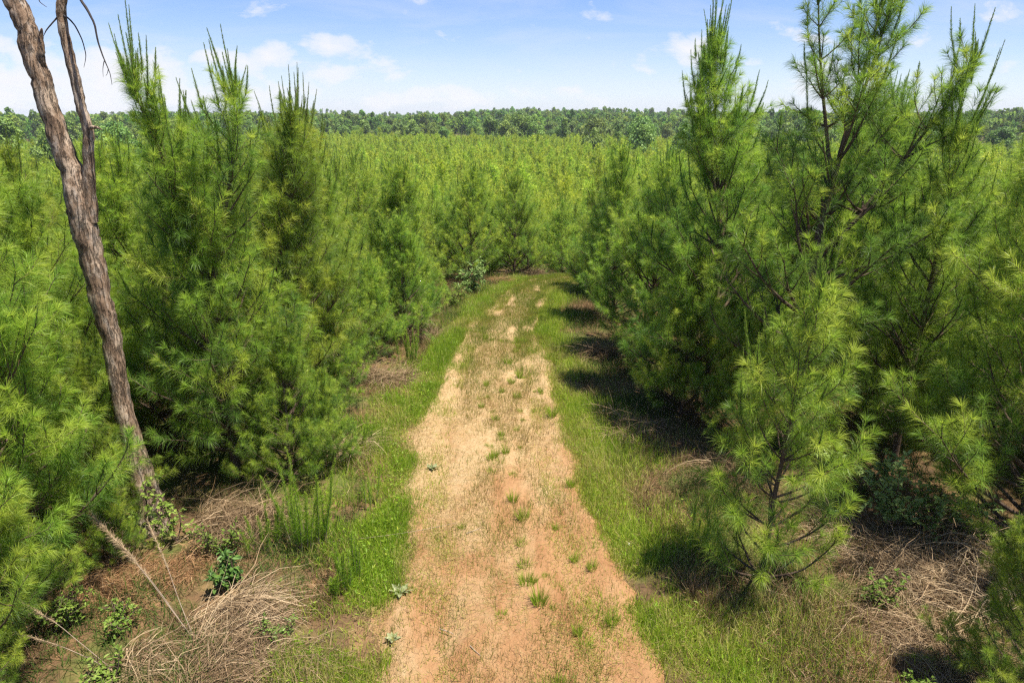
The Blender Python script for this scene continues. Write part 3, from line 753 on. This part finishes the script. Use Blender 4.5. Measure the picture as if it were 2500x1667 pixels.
r = np.random.default_rng(77); n = 9000
y = 3.4 + 18 * r.random(n) ** 1.6; u = r.uniform(-1, 1, n); x = tc(y) + u * tw(y); k = fbm(x * 2, y * 2, 79) + r.normal(size=n) * .1 > .48; x, y = x[k], y[k]; n = len(x)
sz = .004 + .013 * r.random(n) ** 3; OV = np.array([[1, 0, 0], [0, 1, 0], [-1, 0, 0], [0, -1, 0], [0, 0, .7], [0, 0, -.7]])
V = OV[None] * sz[:, None, None] * r.uniform(.6, 1.3, (n, 6, 1)) + np.stack([x, y, gz(x, y) + .078 - .04 * np.exp(-((np.abs((x - tc(y)) / (tw(y) + .25)) - .52) / .17) ** 2)], 1)[:, None]
OF = np.array([[0, 1, 4], [1, 2, 4], [2, 3, 4], [3, 0, 4], [1, 0, 5], [2, 1, 5], [3, 2, 5], [0, 3, 5]])
tag(obj('gravel', mk('gravel', V.reshape(-1, 3), [(np.arange(n)[:, None, None] * 6 + OF[None]).reshape(-1, 3)], M['clod'])), 'loose clay crumbs and grit scattered over the track', 'gravel', kind='stuff')

# undergrowth: brown and green ground cover beneath the trees and brush margins
r = np.random.default_rng(81); n = 400000
y = 2.6 + 25 * r.random(n) ** 2.3; side = np.where(r.random(n) < .5, -1, 1)
off = .75 + 7.5 * r.random(n) ** 1.5; x = tc(y) + side * (tw(y) + off)
den = fbm(x * .9, y * .9, 83); k = r.random(n) < np.clip((den - .22) * 2.2, .05, 1); x, y, den, off = x[k], y[k], den[k], off[k]
gr = fbm(x * .7 + 5, y * .7, 85)
tone = np.where(gr + r.normal(size=len(x)) * .10 > .47 - .1 * ((x < -2.5) & (y < 7.5)), .18, .72) + r.normal(size=len(x)) * .13
tag(obj('undergrowth', grass_mesh('undergrowth', M['under'], x, y, .08 + .34 * den, .006, 1.2, tone, 86, .5)), 'brown dead stems and green ground cover beneath the pines', 'undergrowth', kind='stuff')

# grass tufts on the track, one by one
def tuft_mesh(seed, h_, n, spread=.6):
    r = np.random.default_rng(seed); a = r.uniform(0, 6.28, n); q = np.sqrt(r.random(n)) * .05
    le = r.random(n) ** .8 * spread
    D = unit(np.stack([np.cos(a) * le, np.sin(a) * le, np.ones(n)], 1))
    V, F, k = blades(np.stack([np.cos(a) * q, np.sin(a) * q, -.01 + 0 * q], 1), D, h_ * r.uniform(.5, 1.15, n), .006, .5 * r.random(n) * spread, 2, r)
    return mk('grass_tuft', V, F, M['grass'], np.repeat(np.clip(.45 + r.normal(size=n) * .2, 0, 1), k))
TM = [tuft_mesh(90 + k, [.30, .22, .18, .26][k], [130, 90, 80, 110][k], [.5, .8, 1.3, .6][k]) for k in range(4)]
TUFTS = [(.32, 6.55, 0, 1.15, 'tallest green tuft, upright in the middle of the clay'), (.18, 6.9, 3, 1.1, 'loose green tuft just beyond the tallest one'), (.52, 6.2, 2, .8, 'star shaped splayed tuft beside the tallest one'),
 (.78, 5.9, 2, 1.0, 'splayed tuft nearest the right rut'), (1.12, 6.25, 3, .95, 'tuft on the edge of the right verge by the cracked clay'), (-.12, 6.35, 1, .75, None), (.15, 8.3, 3, 1.05, 'double tuft on the centre ridge'),
 (.02, 8.75, 0, .9, None), (.12, 7.7, 1, .9, None), (-.32, 9.6, 1, .8, None), (.02, 9.5, 1, .8, None), (.8, 7.4, 1, .8, None), (.6, 8.1, 1, .6, None), (-.7, 8.1, 1, .6, None), (.15, 7.25, 1, 1.0, None),
 (1.0, 7.2, 3, .8, None), (.55, 6.85, 2, .7, None), (.9, 9.2, 0, .8, None), (.1, 12.6, 3, .9, 'bright tuft on the centre ridge near the sandy patch'), (-.1, 14.6, 1, 1.0, None), (.3, 16.2, 1, 1.1, None), (.75, 11.7, 0, 1.1, None), (.3, 5.3, 1, .9, None), (-.2, 10.9, 1, .8, None)]
rt = np.random.default_rng(19); hubs = [(rt.normal() * .28 + .05, rt.uniform(5.2, 17)) for _ in range(16)]
for _ in range(70):
    hx, hy = hubs[int(rt.integers(16))]; yy = hy + rt.normal() * .35
    TUFTS.append((float(tc(yy) + (hx + rt.normal() * .16) * 1.0 + .25), float(yy), int(rt.integers(4)), float(rt.uniform(.3, .85)), None))
for x, y, k, s_, lab in TUFTS:
    o = obj('grass_tuft', TM[k], None, (x, y, float(gz(x, y)) + .045)); o.scale = (s_,) * 3; o.rotation_euler = (0, 0, x * 9 + y)
    tag(o, lab or 'small tuft of green grass rooted in the bare clay', 'grass tuft', 'grass tufts on the track' if lab else 'small grass tufts on the track')

# ------------------------------------------------------------------ single plants and brush
def fennel(x, y, h_, ns, seed, label, spread=.22):
    r = np.random.default_rng(seed); e = empty('feathery_weed', (x, y, float(gz(x, y))), 0, label, 'weed', None)
    for k in range(ns):
        a = r.random() * 6.28; q = spread * math.sqrt(r.random()); hh = h_ * r.uniform(.6, 1.05)
        pts = curve(np.array([math.cos(a) * q, math.sin(a) * q, -.02]), unit(np.array([math.cos(a) * .12, math.sin(a) * .12, 1])), hh, .1, 6, r, .05)
        t = Tubes(); t.add(pts, np.linspace(.006, .002, 7), 4); st = obj('stem', t.mesh('weed_stem', M['twig']), e)
        n = int(620 * hh); tt = r.uniform(.12, 1, n) ** .8 * 6; i_ = np.clip(tt.astype(int), 0, 5); w = (tt - i_)[:, None]
        P = pts[i_] * (1 - w) + pts[i_ + 1] * w
        b_ = r.uniform(0, 6.28, n); D = unit(np.stack([np.cos(b_) * .6, np.sin(b_) * .6, r.uniform(.4, 1.8, n)], 1))
        V, F, kk = blades(P, D, (.115 * r.uniform(.35, 1.25, n) * (1.25 - tt / 7)), .0034, .25 * r.random(n), 2, r)
        obj('foliage', mk('weed_foliage', V, F, M['fennel'], np.repeat(np.clip(.35 + tt / 14 + r.normal(size=n) * .13, 0, 1), kk)), st)
    return e
fennel(-2.72, 7.75, 1.3, 17, 110, 'tall clump of feathery green weeds between the shaded pines and the verge', .26)
fennel(-1.95, 6.95, .72, 13, 111, 'short bright clump of upright feathery weeds on the left verge', .17)
fennel(-3.25, 7.55, .7, 8, 112, 'shaded feathery weeds behind the leafy green weed', .22)
fennel(-2.2, 6.75, .4, 5, 113, 'low feathery weeds beside the short bright clump', .12)
fennel(-2.05, 8.7, .62, 4, 114, 'thin upright weeds in the left grass beside the bare clay', .14)
fennel(-2.35, 15.0, .85, 9, 115, 'dark upright weeds below the pale feathery bush', .3)
fennel(2.35, 7.7, .6, 7, 116, 'feathery weeds in the grass before the small yellow green pine', .2)
fennel(-2.65, 10.6, .6, 7, 117, 'pale feathery weeds where the left verge meets the dead brush', .25)
fennel(-3.15, 9.6, .7, 6, 118, 'feathery weeds under the bushy bright pine', .2)

def brush(x, y, w, h_, n, seed, label, mat='brush', arch=1.0, azc=None, az_s=3.14, wid=.006, L=(.5, 1.0), nm='dead_brush', cat='dead brush', tn=.55):
    """heap of dry stems that rise from a common patch and arch over"""
    r = np.random.default_rng(seed)
    a = (azc if azc is not None else 0) + r.uniform(-az_s, az_s, n); q = np.sqrt(r.random(n))
    nc = 9; cc = r.normal(size=(nc, 2)) * w * .42; ca = r.uniform(-1, 1, nc) * az_s; ci_ = r.integers(0, nc, n)
    a = (azc if azc is not None else 0) + ca[ci_] + r.normal(size=n) * min(.9, az_s * .5); hs = r.uniform(.3, 1.0, nc)[ci_]
    b_ = r.uniform(0, 6.28, n); P = np.stack([cc[ci_, 0] + np.cos(b_) * q * w * .5, cc[ci_, 1] + np.sin(b_) * q * w * .5, r.random(n) * h_ * hs * (1 - q ** 2) * .8], 1)
    ln = r.uniform(L[0], L[1], n) * (.5 + .5 * r.random(n)); el = r.uniform(.1, 1.1, n) * arch
    segs = 4; rows = []
    p = P; d = unit(np.stack([np.cos(a), np.sin(a), el], 1)); pl = [p]
    for k in range(segs):
        d = unit(d + r.normal(size=(n, 3)) * .20 + np.array([0, 0, -.3 * arch])); p = p + d * (ln / segs)[:, None]
        p[:, 2] = np.maximum(p[:, 2], .02 + .05 * r.random(n)); pl.append(p)
    S = unit(np.cross(pl[-1] - pl[0], r.normal(size=(n, 3))))
    wv = (wid * r.choice([.6, .8, 1, 1.8], n))[:, None]
    ring = [pl[k] + sg * S * (wv * .5 * (1 - .8 * k / segs)) for k in range(segs + 1) for sg in (-1, 1)]
    V = np.stack(ring, 1).reshape(-1, 3); m_ = 2 * (segs + 1); i_ = np.arange(n)[:, None] * m_
    F = [i_ + np.array([2 * k, 2 * k + 1, 2 * k + 3, 2 * k + 2]) for k in range(segs)]
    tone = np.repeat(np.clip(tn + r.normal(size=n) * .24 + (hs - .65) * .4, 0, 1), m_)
    o = obj(nm, mk(nm, V, F, M[mat], tone), None, (x, y, float(gz(x, y)) - .02))
    return tag(o, label, cat)
brush(-3.05, 5.7, .7, .36, 3000, 120, 'low mound of arching grey brown stems in the corner of the left verge', azc=.4, az_s=1.6, L=(.35, .8), tn=.42)
brush(-3.3, 6.35, .35, .35, 500, 121, 'sheaf of thicker arching dead stems above the grey brown mound', azc=.2, az_s=.9, wid=.009, L=(.7, 1.3), tn=.7)
brush(5.0, 7.35, .95, .45, 3600, 122, 'broad tan heap of tangled dead stems right of the small pine', tn=.6)
brush(5.9, 7.0, .8, .4, 2200, 123, 'grey tangle of dead stems reaching the right margin', wid=.008, L=(.6, 1.2), tn=.7)
brush(4.3, 6.0, .8, .22, 1800, 124, 'low brown mat of dead stems in front of the tan heap', tn=.4)
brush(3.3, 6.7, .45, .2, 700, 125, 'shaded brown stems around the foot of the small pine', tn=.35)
brush(-2.75, 17.6, .5, .9, 1700, 126, 'pale pinkish feathery dead bush beside the short pine', azc=0, az_s=3.14, arch=1.7, wid=.006, L=(.6, 1.1), tn=.85)
brush(-2.35, 16.7, .45, .4, 1300, 127, 'brown brush heap in front of the pale feathery bush', tn=.4)
brush(-2.85, 13.6, .55, .5, 2000, 128, 'grey brown brush heap under the broad pine on the left verge', tn=.5)
brush(-2.75, 10.4, .4, .3, 1000, 129, 'tan dead stems beside the green verge below the bushy pine', tn=.75)
brush(2.1, 15.0, .55, .6, 1800, 130, 'reddish brown dead brush against the right stand', tn=.2)
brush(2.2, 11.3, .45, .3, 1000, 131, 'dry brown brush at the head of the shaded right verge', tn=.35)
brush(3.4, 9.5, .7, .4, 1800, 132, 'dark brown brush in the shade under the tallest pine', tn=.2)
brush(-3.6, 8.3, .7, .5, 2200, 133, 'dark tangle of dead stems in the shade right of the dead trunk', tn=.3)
brush(1.0, 27.2, .6, .6, 1200, 134, 'brown brush at the far end of the visible track', tn=.35)
brush(-.4, 24.4, .5, .3, 900, 135, 'rusty brush under the pine skirt outside the bend', 'redstraw')
brush(-4.75, 6.75, .55, .3, 2600, 136, 'orange brown heap of fallen dead pine boughs near the dead trunk', 'redstraw', arch=.6, wid=.005, L=(.15, .4), nm='dead_boughs', cat='dead boughs')
brush(-4.15, 7.2, .4, .3, 1500, 137, 'small rusty heap of fallen boughs right of the orange brown one', 'redstraw', arch=.6, wid=.005, L=(.15, .4), nm='dead_boughs', cat='dead boughs')
brush(4.35, 8.25, .5, .25, 1300, 138, 'rusty fallen needles behind the small yellow green pine', 'redstraw', arch=.6, wid=.005, L=(.15, .4), nm='dead_boughs', cat='dead boughs')
brush(-1.15, 7.55, .35, .03, 500, 139, 'flattened swirl of dry grass beside the left rut', 'dry', arch=.25, az_s=1.0, azc=.1, wid=.004, L=(.3, .6), nm='dry_grass_clump', cat='dry grass')

def plume(x, y, ends, seed, label):
    """dead weed stalks leaning over with feathery seed heads"""
    r = np.random.default_rng(seed); e = empty('dry_weed', (x, y, float(gz(x, y))), 0, label, 'dry weed')
    for (ex, ey, ez, fl) in ends:
        E_ = np.array([ex, ey, ez]); pts = smooth([(0, 0, 0), E_ * .5 + UP * .12 * ez, E_], 14); pts = pts + r.normal(size=pts.shape) * .006
        for _ in range(2): pts[1:-1] = (pts[:-2] + 2 * pts[1:-1] + pts[2:]) / 4
        t = Tubes(); t.add(pts, np.linspace(.0045, .0015, 14), 5); st = obj('stalk', t.mesh('weed_stalk', M['twig']), e)
        n = int(700 * fl); tt = 13 * (1 - .48 * r.random(n)); i_ = np.clip(tt.astype(int), 0, 12); w = (tt - i_)[:, None]
        P = pts[i_] * (1 - w) + pts[i_ + 1] * w; ax = unit(E_)
        D = unit(ax * 1.2 + r.normal(size=(n, 3)) * .55)
        V, F, kk = blades(P, D, r.uniform(.06, .17, n) * fl, .004, .35, 2, r)
        obj('seed_head', mk('seed_head', V, F, M['brush'], np.repeat(np.clip(.7 + r.normal(size=n) * .15, 0, 1), kk)), st)
plume(-3.45, 6.0, [(-1.35, .75, 1.1, .8), (-1.1, .7, .8, .6), (-.85, .95, .9, .45)], 140, 'dead weed stalks with pale feathery heads leaning left over the orange boughs')
plume(-4.1, 5.55, [(-1.0, .2, .75, .45), (-.85, -.05, .5, .35)], 141, 'thin grey dead stalks pointing left near the bottom corner')

def shrub(x, y, h_, w, n, seed, label, ls=.06, mat='shrubleaf', stems=7, tone=.55, nm='leafy_shrub', cat='shrub'):
    r = np.random.default_rng(seed); e = empty(nm, (x, y, float(gz(x, y))), 0, label, cat); t = Tubes(); tips = []
    for k in range(stems):
        a = r.random() * 6.28; q = r.uniform(.3, 1)
        pts = curve(np.zeros(3), unit(np.array([math.cos(a) * q * w / h_, math.sin(a) * q * w / h_, 1])), h_ * r.uniform(.7, 1.1), -.25, 7, r, .12)
        t.add(pts, np.linspace(.010, .003, 8), 4)
        for j in range(2, 8):
            for _ in range(2):
                s2 = curve(pts[j], unit(r.normal(size=3) + UP * .2), r.uniform(.15, .38) * min(1, h_), -.1, 3, r, .12); t.add(s2, [.004, .003, .003, .002], 3); tips.append(s2)
    obj('stem', t.mesh('shrub_stem', M['bark']), e)
    tips = np.array(tips); i_ = r.integers(0, len(tips), n); f = r.random(n) * 3; j = np.clip(f.astype(int), 0, 2); w_ = (f - j)[:, None]
    P = tips[i_, j] * (1 - w_) + tips[i_, j + 1] * w_
    D = unit(r.normal(size=(n, 3)) * np.array([1, 1, .45]) + unit(tips[i_, 3] - tips[i_, 0]) * .6)
    V, F, kk = leaves(P, D, ls * r.uniform(.6, 1.2, n), ls * .5 * r.uniform(.7, 1.2, n), r)
    obj('foliage', mk('shrub_foliage', V, F, M[mat], np.repeat(np.clip(tone + r.normal(size=n) * .16, 0, 1), kk)), e)
shrub(5.1, 7.95, 1.4, .7, 1300, 150, 'broad leafy shrub at the mouth of the dark gap under the right pines', .085, tone=.45, mat='paleleaf')
shrub(5.75, 8.0, .8, .5, 500, 151, 'smaller dark leafy shrub right of the broad one in the gap under the right pines', .06, tone=.4)
shrub(-1.3, 22.0, 1.15, .85, 900, 152, 'pale leaved bush where the track begins to bend', .10, tone=.25, mat='paleleaf')
shrub(-1.85, 20.4, .8, .7, 900, 153, 'green leafy bush below the pale leaved bush at the bend', .06, tone=.5)
shrub(-4.45, 7.75, .85, .35, 260, 154, 'round leaved vine climbing beside the foot of the dead trunk', .075, tone=.7, nm='vine', cat='vine', stems=4)
shrub(-3.4, 6.9, .42, .18, 330, 155, 'upright leafy green weed in front of the shaded tangle', .085, mat='broad', tone=.15, nm='leafy_weed', cat='weed', stems=4)
shrub(4.3, 6.55, .45, .4, 260, 156, 'low green seedling leaves between the small pine and tan heap', .06, tone=.45)
shrub(-4.0, 5.35, .35, .3, 260, 157, 'low bright leaves beside the grey brown mound', .06, tone=.6)
shrub(5.2, 8.9, .7, .5, 420, 158, 'small shaded shrub between the tallest pine and the broad leafy shrub', .05, tone=.5)
shrub(3.9, 5.2, .3, .5, 420, 159, 'low leaves creeping over the brown mat of dead stems', .05, tone=.45)

def rosette(x, y, s_, seed, label):
    r = np.random.default_rng(seed); n = 13; a = np.arange(n) * 2.4; D = unit(np.stack([np.cos(a), np.sin(a), .25 + .5 * np.arange(n) / n], 1))
    V, F, k = leaves(np.zeros((n, 3)), D, s_ * (1.1 - .6 * np.arange(n) / n), s_ * .36, r, .15)
    tag(obj('rosette_weed', mk('rosette_weed', V, F, M['mullein'], np.repeat(r.random(n), k)), None, (x, y, float(gz(x, y)) + .075)), label, 'weed')
shrub(-4.9, 6.2, .5, .4, 420, 163, 'low green leaves between the corner pine and the orange boughs', .06, tone=.5)
shrub(-4.3, 6.1, .35, .4, 380, 164, 'creeping leafy growth at the near edge of the orange boughs', .05, tone=.55)
shrub(-3.75, 7.5, .5, .35, 380, 165, 'leafy growth between the dead trunk and the tall feathery weeds', .055, tone=.45)
shrub(-2.6, 6.1, .3, .4, 420, 166, 'leafy weeds at the upper edge of the grey brown mound', .045, mat='broad', tone=.6, nm='leafy_weed', cat='weed')
rosette(-1.28, 9.75, .13, 160, 'grey green rosette weed growing in the pale clay of the left rut')
rosette(-1.33, 6.75, .16, 161, 'larger downy grey rosette at the edge of the left verge')
rosette(-1.3, 6.0, .10, 162, 'small whitish rosette on the clay nearest the bottom edge')

def stick(x, y, L, a, rad, label, seed):
    r = np.random.default_rng(seed); pts = curve(np.zeros(3), np.array([math.cos(a), math.sin(a), .02]), L, 0, 6, r, .06); pts[:, 2] = np.abs(pts[:, 2]) * .5 + rad
    t = Tubes(); t.add(pts, np.linspace(rad, rad * .5, 7), 6); tag(obj('stick', t.mesh('stick', M['twig']), None, (x, y, float(gz(x, y)) + .07)), label, 'stick')
stick(-.62, 7.95, .26, .45, .009, 'short dark stick lying across the middle of the track', 170)
stick(-.8, 6.15, .18, -.5, .008, 'small curved stick on the clay near the bottom edge', 171)
stick(-.45, 5.9, .2, -.9, .007, 'bent twig by the nearer clay patch', 172)
stick(-2.6, 7.7, 1.9, .22, .005, 'long thin pale stalk lying from the verge onto the track', 173)
def stone(x, y, s_, label, seed):
    r = np.random.default_rng(seed); import bmesh
    bm = bmesh.new(); bmesh.ops.create_icosphere(bm, subdivisions=2, radius=s_)
    for v in bm.verts: v.co *= r.uniform(.8, 1.15); v.co.z *= .6
    me = bpy.data.meshes.new('stone'); bm.to_mesh(me); bm.free(); me.materials.append(M['stone'])
    tag(obj('stone', me, None, (x, y, float(gz(x, y)) + .05)), label, 'stone')
stone(1.55, 7.75, .028, 'small white stone in the right verge', 180)
stone(1.75, 12.0, .022, 'tiny pale stone at the edge of the shaded grass', 181)

# ------------------------------------------------------------------ air
m, nt, out = new_mat('haze')
pv = nt.nodes.new('ShaderNodeVolumePrincipled'); pv.inputs['Density'].default_value = .00013; pv.inputs['Color'].default_value = (.88, .92, 1, 1); pv.inputs['Anisotropy'].default_value = 0; pv.inputs['Density Attribute'].default_value = ''; pv.inputs['Temperature Attribute'].default_value = ''; pv.inputs['Color Attribute'].default_value = ''
nt.links.new(pv.outputs[0], out.inputs['Volume'])
Vb = np.array([(x, y, z) for z in (-40, 26) for x, y in ((-1100, -30), (1100, -30), (1100, 1150), (-1100, 1150))], float)
tag(obj('haze', mk('haze', Vb, [np.array([[3, 2, 1, 0], [4, 5, 6, 7], [0, 1, 5, 4], [1, 2, 6, 5], [2, 3, 7, 6], [3, 0, 4, 7]])], m)), 'thin summer haze over the valley', 'haze', kind='stuff')

# ------------------------------------------------------------------ light, sky, camera
SKY, EXPO, SAT, HUE, GAM = .15, 1.2, 1.5, .522, .6
EL, AZ = 70, 112      # sun elevation; azimuth from straight ahead towards the right
w = bpy.data.worlds.new('World'); scene.world = w; w.use_nodes = True
nt = w.node_tree; nt.nodes.clear()
out = nt.nodes.new('ShaderNodeOutputWorld'); bg = nt.nodes.new('ShaderNodeBackground')
sky = nt.nodes.new('ShaderNodeTexSky'); sky.sky_type = 'NISHITA'; sky.sun_disc = False
sky.sun_elevation = R(EL); sky.sun_rotation = R(AZ); sky.air_density = 1.0; sky.dust_density = .0; sky.ozone_density = 6.0; sky.altitude = 1500
tcw = nt.nodes.new('ShaderNodeTexCoord'); dv = tcw.outputs['Generated']
sp = nt.nodes.new('ShaderNodeSeparateXYZ'); nt.links.new(dv, sp.inputs[0])
ym = math_n(nt, 'MAXIMUM', sp.outputs[1], .05)
azr = math_n(nt, 'DIVIDE', sp.outputs[0], ym); elr = math_n(nt, 'DIVIDE', sp.outputs[2], ym)
cv = nt.nodes.new('ShaderNodeCombineXYZ'); nt.links.new(azr, cv.inputs[0]); nt.links.new(math_n(nt, 'MULTIPLY', elr, 2.0), cv.inputs[1])
nz = noise(nt, 13, 10, .58, cv.outputs[0], .15)
blobs = [(-.76, .045, .17, .045, 1.0), (-.55, .04, .12, .045, 1.0), (-.33, .066, .07, .018, .8), (-.25, .085, .045, .016, .9), (-.40, .072, .05, .014, .7), (-.22, .045, .09, .013, .6), (-.45, .02, .2, .018, .7), (.245, .075, .045, .022, .9), (.40, .092, .035, .012, .6), (.42, .05, .10, .022, .55), (-.05, .02, .3, .016, .45)]
tot = None
for (a0, e0, sa, se, wt) in blobs:
    da = math_n(nt, 'DIVIDE', math_n(nt, 'SUBTRACT', azr, a0), sa); de = math_n(nt, 'DIVIDE', math_n(nt, 'SUBTRACT', elr, e0), se)
    q = math_n(nt, 'ADD', math_n(nt, 'MULTIPLY', da, da), math_n(nt, 'MULTIPLY', de, de))
    gq = math_n(nt, 'MULTIPLY', math_n(nt, 'POWER', 2.718, math_n(nt, 'MULTIPLY', q, -1)), wt)
    tot = gq if tot is None else math_n(nt, 'MAXIMUM', tot, gq)
cm = math_n(nt, 'ADD', math_n(nt, 'MULTIPLY', tot, .78), math_n(nt, 'MULTIPLY', math_n(nt, 'SUBTRACT', nz, .5), 2.2))
cf = ramp(nt, [(.22, (0, 0, 0)), (.42, (.6, .6, .6)), (.75, (1, 1, 1))], cm)
cv2 = nt.nodes.new('ShaderNodeMapping'); cv2.inputs['Scale'].default_value = (1.0, 3.2, 1); cv2.inputs['Rotation'].default_value = (0, 0, R(14)); nt.links.new(cv.outputs[0], cv2.inputs['Vector'])
ci = ramp(nt, [(.46, (0, 0, 0)), (.75, (.42, .42, .42))], noise(nt, 3.4, 8, .6, cv2.outputs[0], .5))
hsn = nt.nodes.new('ShaderNodeHueSaturation'); hsn.inputs['Saturation'].default_value = SAT; hsn.inputs['Hue'].default_value = HUE; gm = nt.nodes.new('ShaderNodeGamma'); gm.inputs[1].default_value = GAM; nt.links.new(sky.outputs[0], gm.inputs[0]); nt.links.new(gm.outputs[0], hsn.inputs['Color'])
CL = 1 / (SKY * 2 ** EXPO)      # cloud radiance that the exposure shows as white
hz = math_n(nt, 'MULTIPLY', math_n(nt, 'POWER', 2.718, math_n(nt, 'DIVIDE', math_n(nt, 'MAXIMUM', elr, 0), -.055)), .85)
skb = mix(nt, hz, hsn.outputs[0], (CL * .74, CL * .785, CL * .92))
skc = mix(nt, ci, skb, (CL * .80, CL * .86, CL * .98))
skc = mix(nt, math_n(nt, 'MULTIPLY', cf, .95), skc, (CL * .95, CL * .95, CL * .99))
nt.links.new(skc, bg.inputs['Color']); bg.inputs['Strength'].default_value = SKY
nt.links.new(bg.outputs[0], out.inputs[0])

sd = bpy.data.lights.new('sun', 'SUN'); sd.energy = 5.0; sd.angle = R(.5); sd.color = (1, .95, .86)
so = bpy.data.objects.new('sun', sd); COL.objects.link(so)
sx, sy = math.sin(R(AZ)), math.cos(R(AZ))
so.rotation_euler = (R(90 - EL), 0, math.atan2(sx, -sy)); so.location = (20, 10, 40)

cd = bpy.data.cameras.new('camera'); cd.lens = 24; cd.sensor_width = 36; cd.clip_end = 6000; cd.clip_start = .1
co = bpy.data.objects.new('camera', cd); COL.objects.link(co)
co.location = (0, 0, 5.5); co.rotation_euler = (R(90 - 18.6), 0, 0)
scene.camera = co
scene.view_settings.view_transform = 'Standard'; scene.view_settings.look = 'None'
scene.view_settings.gamma = 1; scene.view_settings.use_curve_mapping = False
scene.view_settings.exposure = EXPO
scene.cycles.use_denoising = False; scene.cycles.adaptive_threshold = .005
scene.cycles.filter_width = 1.3
scene.cycles.max_bounces = 8; scene.cycles.diffuse_bounces = 6; scene.cycles.transmission_bounces = 4
scene.cycles.caustics_reflective = False; scene.cycles.caustics_refractive = False
scene.cycles.sample_clamp_indirect = 1.5
